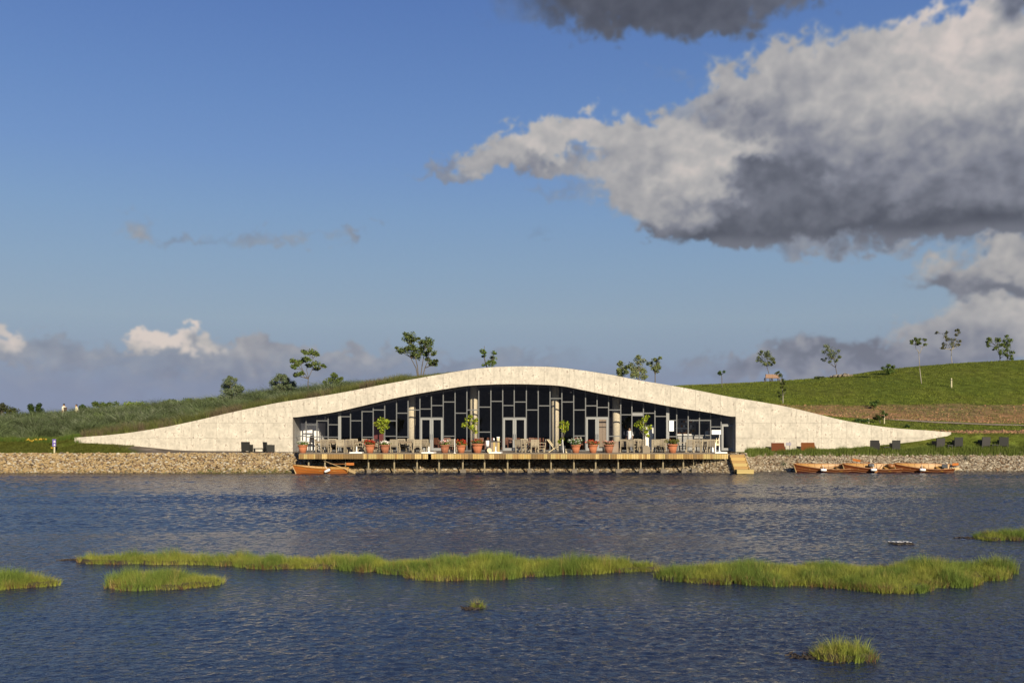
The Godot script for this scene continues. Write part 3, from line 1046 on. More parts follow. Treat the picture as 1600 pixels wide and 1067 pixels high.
	part("spandrel_panel", st, M.alu_light, gl, true)
	# doors: two leaves each, the last a single leaf
	for q in [[656, 692.5, 652.7, 2], [785.5, 822.5, 652.7, 2], [915, 951, 651.8, 2], [1127, 1148.5, 663, 1]]:
		var dr := Node3D.new()
		dr.name = "door"
		b.add_child(dr, true)
		var a: float = X(q[0], GD) + 0.03
		var c: float = X(q[1], GD) - 0.03
		var t := H(q[2], GD) - 0.035
		var zz := -GD + 0.03
		st = begin()
		box(st, Vector3((a + c) / 2, t - 0.06, zz), Vector3(c - a, 0.12, 0.14))
		part("frame", st, M.alu_light, dr, true)
		var n: int = q[3]
		for k in n:
			var l0 := lerpf(a, c, float(k) / n)
			var l1 := lerpf(a, c, float(k + 1) / n)
			st = begin()
			box(st, Vector3(l0 + 0.07, (DECK + t) / 2 - 0.05, zz), Vector3(0.13, t - DECK - 0.14, 0.12))
			box(st, Vector3(l1 - 0.07, (DECK + t) / 2 - 0.05, zz), Vector3(0.13, t - DECK - 0.14, 0.12))
			box(st, Vector3((l0 + l1) / 2, DECK + 0.12, zz), Vector3(l1 - l0 - 0.27, 0.2, 0.11))
			part("leaf", st, M.alu_light, dr, true)
			st = begin()
			quad(st, Vector3(l0 + 0.135, DECK + 0.22, zz), Vector3(l0 + 0.135, t - 0.12, zz), Vector3(l1 - 0.135, t - 0.12, zz), Vector3(l1 - 0.135, DECK + 0.22, zz))
			part("pane", st, M.glass, dr, true)
			st = begin()
			var hx := l1 - 0.07 if k == 0 else l0 + 0.07
			tube(st, Vector3(hx, DECK + 0.85, zz + 0.11), Vector3(hx, DECK + 1.25, zz + 0.11), 0.018, 0.018, 6)
			box(st, Vector3(hx, DECK + 0.88, zz + 0.085), Vector3(0.02, 0.02, 0.05))
			box(st, Vector3(hx, DECK + 1.22, zz + 0.085), Vector3(0.02, 0.02, 0.05))
			part("handle", st, M.steel, dr, true)

# ---------------------------------------------------------------- inside
func seat_chair(called: String, label: String, wood: Material, back: Material, group: String) -> Node3D:
	# an armchair facing +Z, standing on y = 0
	var t := thing(called, label, "chair", Vector3.ZERO, 0, group)
	for sx in [-1, 1]:
		var st := begin()
		box(st, Vector3(0.26 * sx, 0.32, 0.24), Vector3(0.055, 0.64, 0.055))
		part("leg", st, wood, t)
		st = begin()
		box(st, Vector3(0.26 * sx, 0.44, -0.24), Vector3(0.055, 0.90, 0.055), Basis(Vector3.RIGHT, -0.10))
		part("leg", st, wood, t)
		st = begin()
		box(st, Vector3(0.26 * sx, 0.655, -0.02), Vector3(0.07, 0.035, 0.58))
		part("armrest", st, wood, t)
		st = begin()
		box(st, Vector3(0.26 * sx, 0.25, 0.0), Vector3(0.03, 0.045, 0.46))
		part("stretcher", st, wood, t)
	var s := begin()
	box(s, Vector3(0, 0.43, 0.01), Vector3(0.50, 0.05, 0.50))
	box(s, Vector3(0, 0.395, 0.245), Vector3(0.47, 0.05, 0.03))
	part("seat", s, back, t)
	s = begin()
	for k in 5:
		box(s, Vector3(-0.19 + 0.095 * k, 0.69, -0.262), Vector3(0.068, 0.36, 0.025), Basis(Vector3.RIGHT, -0.10))
	box(s, Vector3(0, 0.53, -0.247), Vector3(0.47, 0.045, 0.03), Basis(Vector3.RIGHT, -0.10))
	part("backrest", s, back, t)
	s = begin()
	box(s, Vector3(0, 0.885, -0.285), Vector3(0.56, 0.055, 0.05), Basis(Vector3.RIGHT, -0.10))
	part("top_rail", s, wood, t)
	return t

func square_table(called: String, label: String, wood: Material, top: Material, group: String) -> Node3D:
	var t := thing(called, label, "table", Vector3.ZERO, 0, group)
	var st := begin()
	box(st, Vector3(0, 0.735, 0), Vector3(0.9, 0.035, 0.9))
	part("tabletop", st, top, t)
	st = begin()
	for k in [[0, 0.37], [0, -0.37]]:
		box(st, Vector3(k[0], 0.68, k[1]), Vector3(0.7, 0.07, 0.025))
		box(st, Vector3(k[1], 0.68, k[0]), Vector3(0.025, 0.07, 0.7))
	part("apron", st, wood, t)
	for sx in [-1, 1]:
		for sz in [-1, 1]:
			st = begin()
			box(st, Vector3(0.39 * sx, 0.36, 0.39 * sz), Vector3(0.065, 0.72, 0.065))
			part("leg", st, wood, t)
	return t

func make_interior() -> void:
	# reddish dining chairs that stand behind the glass
	var spots := [
		[683, 74.4, 2.6, "reddish wooden chair inside behind the left door's right leaf"], [700, 74.6, 0.4, "reddish wooden chair inside right of the left glass door"],
		[752, 75.0, 0.2, "reddish wooden chair inside, just right of the second column"], [764, 76.2, -0.4, "reddish wooden chair inside behind the timber plinth"], [789, 74.6, 3.0, "reddish wooden chair inside behind the middle door's left leaf"],
		[797, 76.0, 0.3, "reddish wooden chair deeper inside behind the middle door's left leaf"], [809, 74.5, 2.8, "reddish wooden chair inside behind the middle door's right leaf"], [830, 75.3, 0.1, "reddish wooden chair inside, first bay right of the middle door"],
		[838, 74.3, -0.3, "reddish wooden chair close to the glass right of the middle door"], [848, 75.4, 2.9, "reddish wooden chair inside between middle door and third column"], [856, 74.2, 0.5, "reddish wooden chair inside just left of the third column"],
		[905, 75.4, 0.2, "reddish wooden chair inside left of the right double door"]]
	var first: Node3D = null
	for s in spots:
		var at := Vector3(X(s[0], s[1]), DECK, -s[1])
		if first == null:
			first = seat_chair("indoor_chair", s[3], M.red_wood, M.red_wood, "indoor chairs behind the glass")
			first.position = at
			first.rotation.y = s[2]
		else:
			dup(first, s[3], at, s[2])
	first = null
	for s in [[691, 75.4, "reddish dining table inside behind the left door"], [757, 75.8, "reddish dining table inside right of the second column"], [803, 75.2, "reddish dining table inside behind the middle door"], [844, 75.0, "reddish dining table inside left of the third column"]]:
		var at := Vector3(X(s[0], s[1]), DECK, -s[1])
		if first == null:
			first = square_table("indoor_table", s[2], M.red_wood, M.red_wood, "indoor tables behind the glass")
			first.position = at
		else:
			dup(first, s[2], at, 0.0)
	# tall dark chair against the sunlit end wall
	var hc := thing("high_chair", "dark high chair in front of the sunlit white inner wall", "chair", Vector3(X(484.5, 72.6), DECK, -72.6), -0.6)
	var st := begin()
	box(st, Vector3(0, 0.62, 0), Vector3(0.4, 0.05, 0.4))
	part("seat", st, M.dark_wood, hc)
	st = begin()
	box(st, Vector3(0, 0.98, -0.18), Vector3(0.38, 0.34, 0.04))
	part("backrest", st, M.dark_wood, hc)
	for sx in [-1, 1]:
		for sz in [-1, 1]:
			st = begin()
			box(st, Vector3(0.18 * sx, 0.5 if sz < 0 else 0.31, 0.18 * sz), Vector3(0.05, 1.0 if sz < 0 else 0.62, 0.05))
			part("leg", st, M.dark_wood, hc)
	# partitions and counters
	var o := thing("red_partition", "dark red partition panel deep inside behind the left windows", "partition", Vector3(X(592, 77), DECK, -77))
	st = begin()
	box(st, Vector3(0, 1.25, 0), Vector3(0.95, 2.5, 0.1))
	part("panel", st, M.room_red, o)
	st = begin()
	box(st, Vector3(0, 0.05, 0), Vector3(1.05, 0.1, 0.3))
	part("foot", st, M.dark_wood, o)
	o = thing("beige_screen", "beige boarded screen inside behind the right double door", "screen", Vector3(X(944, 73.6), DECK, -73.6))
	for k in 5:
		st = begin()
		box(st, Vector3(-0.52 + 0.26 * k, 1.25, 0), Vector3(0.25, 2.5, 0.05))
		part("board", st, M.room_beige, o)
	st = begin()
	box(st, Vector3(0, 1.75, 0.04), Vector3(1.3, 0.07, 0.03))
	part("rail", st, M.dark_wood, o)
	# kitchen bar at the right end
	o = thing("service_bar", "long grey service bar inside at the right end of the hall", "counter", Vector3(X(1092, 74.0), DECK, -74.0))
	st = begin()
	box(st, Vector3(0, 0.55, 0), Vector3(3.3, 1.1, 0.6))
	part("front", st, M.room_grey, o)
	st = begin()
	box(st, Vector3(0, 1.125, 0.03), Vector3(3.4, 0.05, 0.75))
	part("worktop", st, M.alu_light, o)
	o = thing("glass_display_case", "glass fronted display case of food standing on the service bar", "display case", Vector3(X(1068, 73.9), DECK + 1.15, -73.9))
	st = begin()
	box(st, Vector3(0, 0.03, 0), Vector3(1.2, 0.06, 0.4))
	box(st, Vector3(0, 0.5, -0.1), Vector3(1.2, 0.04, 0.3))
	part("shelf", st, M.white, o)
	st = begin()
	quad(st, Vector3(-0.6, 0.06, 0.2), Vector3(-0.6, 0.5, 0.05), Vector3(0.6, 0.5, 0.05), Vector3(0.6, 0.06, 0.2))
	part("pane", st, M.glass, o)
	st = begin()
	for k in 6:
		box(st, Vector3(-0.5 + 0.2 * k, 0.12, 0.0), Vector3(0.14, 0.1, 0.2))
	part("pastries", st, M.foodshelf, o)
	o = thing("kitchen_partition", "pale grey kitchen partition with a dark hatch inside at the right end", "partition", Vector3(X(1098, 75.6), DECK, -75.6))
	for q in [[-1.3, 1.2, 1.5, 2.4], [1.25, 1.2, 1.6, 2.4], [-0.05, 0.4, 1.0, 0.8], [-0.05, 2.2, 1.0, 0.4]]:
		st = begin()
		box(st, Vector3(q[0], q[1], 0), Vector3(q[2] - 0.005, q[3] - 0.005, 0.1))
		part("panel", st, M.room_grey, o)
	for k in 3:
		st = begin()
		box(st, Vector3(-1.2, 1.35 + 0.36 * k, 0.2), Vector3(1.2, 0.04, 0.25))
		part("shelf_board", st, M.alu_light, o)
		for j in 6:
			st = begin()
			box(st, Vector3(-1.65 + 0.18 * j, 1.45 + 0.36 * k, 0.2), Vector3(0.12, 0.12 + 0.03 * ((j + k) % 3), 0.12))
			part("tin", st, [M.white, M.foodshelf, M.dark_metal][(j * 2 + k) % 3], o)
	o = thing("drinks_fridge", "tall white fridge inside behind the rightmost lemon tree", "fridge", Vector3(X(1014, 74.2), DECK, -74.2))
	st = begin()
	box(st, Vector3(0, 0.95, 0), Vector3(0.62, 1.9, 0.6))
	part("cabinet", st, M.white, o)
	st = begin()
	box(st, Vector3(0, 1.0, 0.305), Vector3(0.02, 1.7, 0.012))
	box(st, Vector3(0.24, 1.0, 0.33), Vector3(0.03, 0.6, 0.03))
	part("handle", st, M.steel, o)
	o = thing("back_shelf", "dark wall shelf with bottles and packets inside left of the lemon tree", "shelf", Vector3(X(982, 78.0), DECK, -78.0))
	for k in 4:
		st = begin()
		box(st, Vector3(0, 0.6 + 0.5 * k, 0), Vector3(2.0, 0.05, 0.35))
		part("shelf_board", st, M.dark_wood, o)
	for k in 14:
		st = begin(true)
		var bx := -0.9 + 0.14 * k
		var by := 0.625 + 0.5 * (k % 3)
		lathe(st, [Vector2(0, by), Vector2(0.05, by), Vector2(0.05, by + 0.2), Vector2(0.02, by + 0.26), Vector2(0.02, by + 0.32), Vector2(0, by + 0.32)], 7, Vector3(bx, 0, 0))
		part("bottle", st, [M.white, M.foodshelf, M.cream, M.steel][k % 4], o)
	# framed bits and pieces on the right hand side
	o = thing("wall_rack", "dark reddish rack of small pictures inside the rightmost door", "rack", Vector3(X(1137, 74.2), H(674, 74.2), -74.2))
	st = begin()
	box(st, Vector3(0, 0, 0), Vector3(0.66, 0.78, 0.05))
	part("backing_board", st, M.dark_wood, o)
	for i in 3:
		for j in 2:
			st = begin()
			box(st, Vector3(-0.21 + 0.21 * i, -0.18 + 0.36 * j, 0.035), Vector3(0.15, 0.3, 0.02))
			part("picture", st, [M.room_red, M.dark_wood, M.red_wood][(i + j) % 3], o)
	o = thing("striped_curtain", "pale striped curtain below the rack inside the rightmost door", "curtain", Vector3(X(1137, 74.5), DECK, -74.5))
	for k in 5:
		st = begin(true)
		tube(st, Vector3(-0.4 + 0.2 * k, 0.02, 0), Vector3(-0.4 + 0.2 * k, 1.25, 0), 0.08, 0.07, 8)
		part("fold", st, M.alu_light if k % 2 else M.room_grey, o)
	# ceiling spots, lit faintly
	for s in [[508, 653.5, 76.0, "the white inner wall"], [666, 617.5, 77.0, "the first column"], [840, 612.0, 78.0, "the middle door's right side"], [892, 612.5, 77.0, "the third column"]]:
		o = thing("ceiling_spot", "small white spot lamp hanging inside near %s" % s[3], "lamp", P(s[0], s[1], s[2]))
		st = begin(true)
		lathe(st, [Vector2(0, -0.09), Vector2(0.08, -0.09), Vector2(0.06, 0.08), Vector2(0, 0.09)], 10)
		part("lamp_shade", st, M.white, o)
		st = begin()
		var up := soffit_of(X(s[0], s[2])) - H(s[1], s[2]) + 0.1
		tube(st, Vector3(0, 0.08, 0), Vector3(0, maxf(up, 0.3), 0), 0.012, 0.012, 5)
		part("cord", st, M.dark_metal, o)

# ---------------------------------------------------------------- the deck
func make_deck() -> void:
	var l := X(466.5, DF)
	var r := X(1137.5, DF)
	var t := thing("timber_deck", "timber terrace deck on posts along the water before the glass front", "deck", Vector3(0, DECK, -DF))
	var z := -DF - 0.07
	var n := 0
	while z > -GD + 0.12:
		var st := begin()
		box(st, Vector3((l + r) / 2 + rng.randf_range(-0.02, 0.02), DECK - 0.02, z), Vector3(r - l, 0.04, 0.132))
		part("deck_board", st, M.boards[rng.randi() % 4], t, true)
		z -= 0.14
		n += 1
	# front slats hung below the edge: they share six meshes
	var meshes := []
	for k in 6:
		var st := begin()
		box(st, Vector3.ZERO, Vector3(0.088 + 0.005 * (k % 3), 0.325 + 0.008 * (k % 2), 0.028))
		st.generate_normals()
		meshes.append(st.commit())
	var x := l + 0.05
	var run := 0
	var pick := 0
	while x < r - 0.03:
		if x < X(668.3, DF) or x > X(672.8, DF):
			if run <= 0:
				pick = rng.randi() % 6
				run = 1 + rng.randi() % 4
			run -= 1
			var o := part("fascia_slat", meshes[rng.randi() % 6], M.slats[pick], t)
			o.position = Vector3(x, -0.215, 0.0 + rng.randf_range(0.0, 0.012))
		x += 0.112
	for q in [[l, X(668.3, DF)], [X(672.8, DF), r]]:
		var st := begin()
		box(st, Vector3((q[0] + q[1]) / 2, DECK - 0.12, -DF - 0.06), Vector3(q[1] - q[0], 0.16, 0.06))
		part("edge_beam", st, M.dark_wood, t, true)
	for zz in [-66.3, -68.2, -70.2]:
		var st := begin()
		box(st, Vector3((l + r) / 2, DECK - 0.17, zz), Vector3(r - l - 0.2, 0.22, 0.1))
		part("beam", st, M.dark_wood, t, true)
	for px in [482, 507, 539.5, 575.7, 616, 651.5, 685.7, 722.8, 757, 793, 827, 861, 897, 931, 966, 1001, 1036, 1068, 1084, 1099]:
		var px_x := X(px, 66.2)
		var thin: bool = px == 539.5 or px == 1084
		var gy := ground_front(px_x, 66.2)
		var st := begin(true)
		tube(st, Vector3(px_x, minf(gy, -0.1) - 0.2, -66.2), Vector3(px_x + rng.randf_range(-0.03, 0.03), DECK - 0.06, -66.2), 0.035 if thin else 0.062, 0.03 if thin else 0.058, 9)
		var o := part("post", st, M.post_wood, t, true)
		if px > 850 or px in [575.7, 722.8, 827]:
			st = begin()
			box(st, Vector3(px_x + 0.03, 0.02, -66.24), Vector3(rng.randf_range(0.26, 0.4), rng.randf_range(0.40, 0.56), 0.3))
			part("footing", st, M.footing, o, false).position = Vector3.ZERO
	# steps down to the water
	var s := thing("timber_steps", "pale timber steps going down from the deck to the water", "steps", Vector3(X(1150, 66.0), 0, -66.0))
	for k in 6:
		var st := begin()
		var y := 1.23 - 0.19 * k
		box(st, Vector3(0.03 * k, y, 0.3 + 0.17 * k), Vector3(0.98, 0.05, 0.24))
		box(st, Vector3(0.03 * k, y - 0.11, 0.395 + 0.17 * k), Vector3(0.96, 0.17, 0.03))
		part("step", st, M.slats[[1, 0, 1, 4, 1, 0][k]], s)
	for sx in [-1, 1]:
		var st := begin()
		var a := Vector3(0.5 * sx, 1.2, 0.2)
		var c := Vector3(0.5 * sx + 0.16, 0.1, 1.3)
		var dir := (c - a)
		box(st, (a + c) / 2, Vector3(0.05, 0.2, dir.length()), Basis.looking_at(dir.normalized()))
		part("stringer", st, M.slats[1], s)
	var st2 := begin()
	box(st2, Vector3(0.25, 0.27, 1.45), Vector3(1.12, 0.07, 0.5))
	box(st2, Vector3(0.25, 0.13, 1.68), Vector3(1.12, 0.2, 0.04))
	part("landing", st2, M.slats[4], s)
	for sx in [-0.2, 0.72]:
		st2 = begin()
		box(st2, Vector3(sx, 0.0, 1.45), Vector3(0.1, 0.5, 0.1))
		part("leg", st2, M.dark_wood, s)

# ---------------------------------------------------------------- stone banks
func make_banks() -> void:
	var meshes := [rock_mesh(5), rock_mesh(6), rock_mesh(7)]
	var xf := [[], [], []]
	var cols := [[], [], []]
	for i in 38000:
		var x := rng.randf_range(-42.0, 44.0)
		var w := curve_at(shore_k, x)
		var run := curve_at(run_k, x)
		var t := rng.randf_range(-0.12, 1.06)
		if x > -13.6 and x < 11.5 and t > 0.62 and rng.randf() < 0.8: continue
		var d := w + t * run
		var s := rng.randf_range(0.03, 0.068) * (1.0 if rng.randf() > 0.12 else 1.6)
		if x > -13.5 and x < 13.0: s *= 1.25
		var y := ground_front(x, d) + s * rng.randf_range(-0.1, 0.5)
		var k := rng.randi() % 3
		xf[k].append(Transform3D(Basis.from_euler(Vector3(rng.randf() * TAU, rng.randf() * TAU, rng.randf() * TAU)).scaled(Vector3(s * rng.randf_range(0.8, 1.5), s * rng.randf_range(0.6, 1.0), s)), Vector3(x, y, -d)))
		var warm := clampf(0.5 - x / 50.0, 0, 1)
		var c := Vector3(0.35, 0.29, 0.20).lerp(Vector3(0.43, 0.31, 0.145), warm)
		var q := rng.randf()
		if q < 0.16: c = Vector3(0.56, 0.50, 0.38)
		elif q < 0.28: c = Vector3(0.24, 0.155, 0.085)
		elif q < 0.33: c = Vector3(0.16, 0.13, 0.10)
		c *= rng.randf_range(0.8, 1.14)
		if t < 0.04: c *= 0.42       # wet at the waterline
		cols[k].append(Color(c.x, c.y, c.z))
	for k in 3:
		var o := many("bank_stones", meshes[k], M.rock, xf[k], cols[k])
		tag(o, ["tan and ochre broken stones covering the banks along the water", "lighter tan stones mixed through the banks along the water", "rougher ochre stones mixed through the banks along the water"][k], "stones", "stones of the lake bank", "stuff")
	# weeds along the left waterline
	var bx := []
	var bc := []
	for i in 500:
		var x := rng.randf_range(-21.0, -13.0) if i % 3 else rng.randf_range(-40.0, -13.0)
		var d := curve_at(shore_k, x) + rng.randf_range(-0.1, 0.3)
		bx.append(Transform3D(Basis(Vector3.UP, rng.randf() * TAU).scaled(Vector3(0.6, rng.randf_range(0.2, 0.45), 0.6)), Vector3(x, ground_front(x, d) - 0.02, -d)))
		bc.append(Color(0.10 * rng.randf_range(0.7, 1.3), 0.12, 0.025))
	tag(many("waterline_weeds", tuft_mesh(2, 14, 0.5, 0.35, 0.014), M.blade, bx, bc), "low green weeds along the waterline of the left bank", "weeds", "", "stuff")
	# green plants along the top of the right bank
	bx = []
	bc = []
	for i in 2300:
		var x := rng.randf_range(16.2, 41.0)
		var d := curve_at(shore_k, x) + curve_at(run_k, x) + rng.randf_range(-0.22, 0.35)
		if x > 37.5 and rng.randf() < 0.6: continue
		var h := rng.randf_range(0.34, 0.58) * (0.85 + 0.6 * noise_a.get_noise_2d(x * 20.0, 3.0))
		bx.append(Transform3D(Basis(Vector3.UP, rng.randf() * TAU).scaled(Vector3(0.8, h * 2.2, 0.8)), Vector3(x, ground_front(x, d) - 0.03, -d)))
		var b := rng.randf_range(0.7, 1.25)
		bc.append(Color(0.125 * b, 0.160 * b, 0.036 * b))
	tag(many("border_plants", tuft_mesh(3, 16, 0.45, 0.4, 0.028), M.blade, bx, bc), "low green leafy plants edging the top of the right bank", "plants", "", "stuff")
	# single shrubs growing out of the stones
	for q in [[1222, 722, 67.9, 0.28, "small dark green shrub among the stones just right of the timber steps", [0.045, 0.07, 0.03]], [1508, 713.5, 68.3, 0.33, "dark green shrub on the stones near the right end of the boats", [0.03, 0.055, 0.035]], [1180, 718, 67.9, 0.4, "dry brown bush on the bank beside the timber steps", [0.16, 0.10, 0.06]]]:
		var c: Array = q[5]
		bush("bank_shrub", q[4], "shrub", P(q[0], q[1] + 6, q[2]), [[Vector3(0, q[3] * 0.6, 0), q[3]], [Vector3(0.2, q[3] * 0.5, 0), q[3] * 0.7]], Color(c[0], c[1], c[2]), 0.06, 90)

func tuft_mesh(seed_: int, blades: int, height: float, spread: float, width: float, droop := 0.35) -> ArrayMesh:
	# a clump of bent blades, each three segments long; vertex colours only vary the tone from blade to blade
	var r := RandomNumberGenerator.new()
	r.seed = seed_
	var v := PackedVector3Array()
	var cc := PackedColorArray()
	var ix := PackedInt32Array()
	for i in blades:
		var a := r.randf() * TAU
		var at := Vector3(cos(a), 0, sin(a)) * spread * sqrt(r.randf()) * 0.5
		var lean := Vector3(cos(a + r.randf_range(-1, 1)), 0, sin(a + r.randf_range(-1, 1))) * r.randf_range(0.1, 1.0)
		var h := height * r.randf_range(0.55, 1.1)
		var side := Vector3(-sin(a * 3.0), 0, cos(a * 3.0)) * width * 0.5
		var b := r.randf_range(0.75, 1.25)
		var s := v.size()
		for k in 4:
			var t := k / 3.0
			var p := at + Vector3.UP * h * (t - 0.25 * droop * t * t) + lean * h * droop * t * t
			var wdt := side * (1.0 - t * 0.85)
			v.append(p - wdt)
			v.append(p + wdt)
			cc.append(Color(b, b, b * 0.9))
			cc.append(Color(b, b, b * 0.9))
			if k < 3:
				var o := s + k * 2
				ix.append_array([o, o + 2, o + 3, o, o + 3, o + 1])
	var arr := []
	arr.resize(Mesh.ARRAY_MAX)
	arr[Mesh.ARRAY_VERTEX] = v
	arr[Mesh.ARRAY_COLOR] = cc
	arr[Mesh.ARRAY_INDEX] = ix
	var m := ArrayMesh.new()
	m.add_surface_from_arrays(Mesh.PRIMITIVE_TRIANGLES, arr)
	return m

# leaves spread through round clumps; balls: [centre, radius] relative to the thing
func leaves_mesh(balls: Array, c: Color, size: float, per_ball: float, squash := 0.85) -> ArrayMesh:
	var v := PackedVector3Array()
	var cc := PackedColorArray()
	var ix := PackedInt32Array()
	for bl in balls:
		var ctr: Vector3 = bl[0]
		var rad: float = bl[1]
		var n := int(per_ball)
		for i in n:
			var dir := Vector3(rng.randfn(), rng.randfn(), rng.randfn()).normalized()
			var p := ctr + dir * rad * pow(rng.randf(), 0.42) * Vector3(1, squash, 1) * rng.randf_range(0.8, 1.12)
			var ax := Vector3(rng.randfn(), rng.randfn() * 0.6, rng.randfn()).normalized()
			var up := (Vector3.UP + Vector3(rng.randfn(), rng.randfn(), rng.randfn()) * 0.7 + dir * 0.6).normalized()
			var side := ax.cross(up).normalized()
			var s := size * rng.randf_range(0.6, 1.3)
			var b := rng.randf_range(0.65, 1.35)
			var y := rng.randf_range(0.85, 1.2)
			var k := v.size()
			v.append_array([p - ax * s * 0.5, p + side * s * 0.28, p + ax * s * 0.5, p - side * s * 0.28])
			var col := Color(c.r * b * y, c.g * b, c.b * b)
			cc.append_array([col, col, col, col])
			ix.append_array([k, k + 1, k + 2, k, k + 2, k + 3])
	var arr := []
	arr.resize(Mesh.ARRAY_MAX)
	arr[Mesh.ARRAY_VERTEX] = v
	arr[Mesh.ARRAY_COLOR] = cc
	arr[Mesh.ARRAY_INDEX] = ix
	var m := ArrayMesh.new()
	m.add_surface_from_arrays(Mesh.PRIMITIVE_TRIANGLES, arr)
	return m

func bush(called: String, label: String, category: String, at: Vector3, balls: Array, c: Color, leaf := 0.1, per_ball := 120.0, group := "") -> Node3D:
	var t := thing(called, label, category, at, 0, group)
	part("foliage", leaves_mesh(balls, c, leaf, per_ball), M.leaf, t)
	var st := begin(true)
	for b in balls:
		var p: Vector3 = b[0]
		tube(st, Vector3(p.x * 0.2, -0.1, p.z * 0.2), p, 0.03, 0.012, 5, false)
	part("stem", st, M.bark, t)
	return t

# ---------------------------------------------------------------- the terrace
var pot_meshes := []

func flower_pot(label: String, px: float, d: float, s: float, mat: Material, blooms: Array, bush_w: float, bush_h: float, green: Color) -> Node3D:
	var t := thing("flower_pot", label, "flower pot", Vector3(X(px, d), DECK, -d), rng.randf() * TAU, "terracotta pots along the deck edge")
	var st := begin(true)
	lathe(st, [Vector2(0, 0), Vector2(0.20, 0), Vector2(0.305, 0.46), Vector2(0.275, 0.46), Vector2(0.26, 0.40), Vector2(0, 0.40)], 20)
	var o := part("pot", st, mat, t)
	o.scale = Vector3.ONE * s
	st = begin(true)
	lathe(st, [Vector2(0.295, 0.44), Vector2(0.335, 0.44), Vector2(0.345, 0.55), Vector2(0.31, 0.555), Vector2(0.285, 0.46)], 20)
	o = part("rim", st, mat, t)
	o.scale = Vector3.ONE * s
	st = begin(true)
	lathe(st, [Vector2(0.30, 0.48), Vector2(0.15, 0.53), Vector2(0, 0.54)], 14)
	o = part("soil", st, M.soil, t)
	o.scale = Vector3.ONE * s
	var balls := []
	for k in 9:
		var a := TAU * k / 9.0
		var q := 0.55 if k % 2 else 0.9
		balls.append([Vector3(cos(a) * bush_w * q * 0.7, s * 0.54 + bush_h * (0.3 + 0.45 * rng.randf()), sin(a) * bush_w * q * 0.7), bush_w * 0.42])
	balls.append([Vector3(0, s * 0.54 + bush_h * 0.55, 0), bush_w * 0.5])
	part("foliage", leaves_mesh(balls, green * 1.25, 0.10, 60, bush_h / bush_w), M.leaf, t)
	for b in blooms:
		part("blossom", leaves_mesh(balls.map(func(q): return [q[0] + Vector3(0, 0.05, 0), q[1] * 1.1]), b[0], 0.105, b[1] * 1.5, bush_h / bush_w * 1.1), M.petal, t)
	return t

func lemon_tree(label: String, px: float, d: float, base_y: float, pot: Material, balls_px: Array, stake: bool) -> void:
	var at := Vector3(X(px, d), base_y, -d)
	var t := thing("lemon_tree", label, "tree", at, 0, "small potted trees on the deck")
	if pot != null:
		var sp := begin(true)
		lathe(sp, [Vector2(0, 0), Vector2(0.2, 0), Vector2(0.25, 0.5), Vector2(0.22, 0.5), Vector2(0.21, 0.45), Vector2(0, 0.45)], 14)
		part("pot", sp, pot, t)
	var balls := []
	var st := begin(true)
	var fork := Vector3(0, 0, 0)
	for b in balls_px:
		var p := P(b[0], b[1], d) - at
		p.z = rng.randf_range(-0.2, 0.2)
		balls.append([p, b[2] / FOC * d * 1.15])
		fork.y = maxf(fork.y, 0)
	var lowest := 99.0
	for b in balls: lowest = minf(lowest, (b[0] as Vector3).y)
	fork.y = lowest * 0.92
	tube(st, Vector3(0, 0.3 if pot else 0.0, 0), fork, 0.03, 0.022, 7)
	for b in balls: tube(st, fork, b[0], 0.018, 0.007, 5)
	part("trunk", st, M.bark, t)
	part("crown", leaves_mesh(balls, Color(0.25, 0.30, 0.03), 0.15, 80), M.leaf, t)
	if stake:
		st = begin()
		box(st, Vector3(0.05, 0.45, 0.25), Vector3(0.035, 0.95, 0.035), Basis(Vector3.BACK, 0.06))
		part("stake", st, M.white, t)

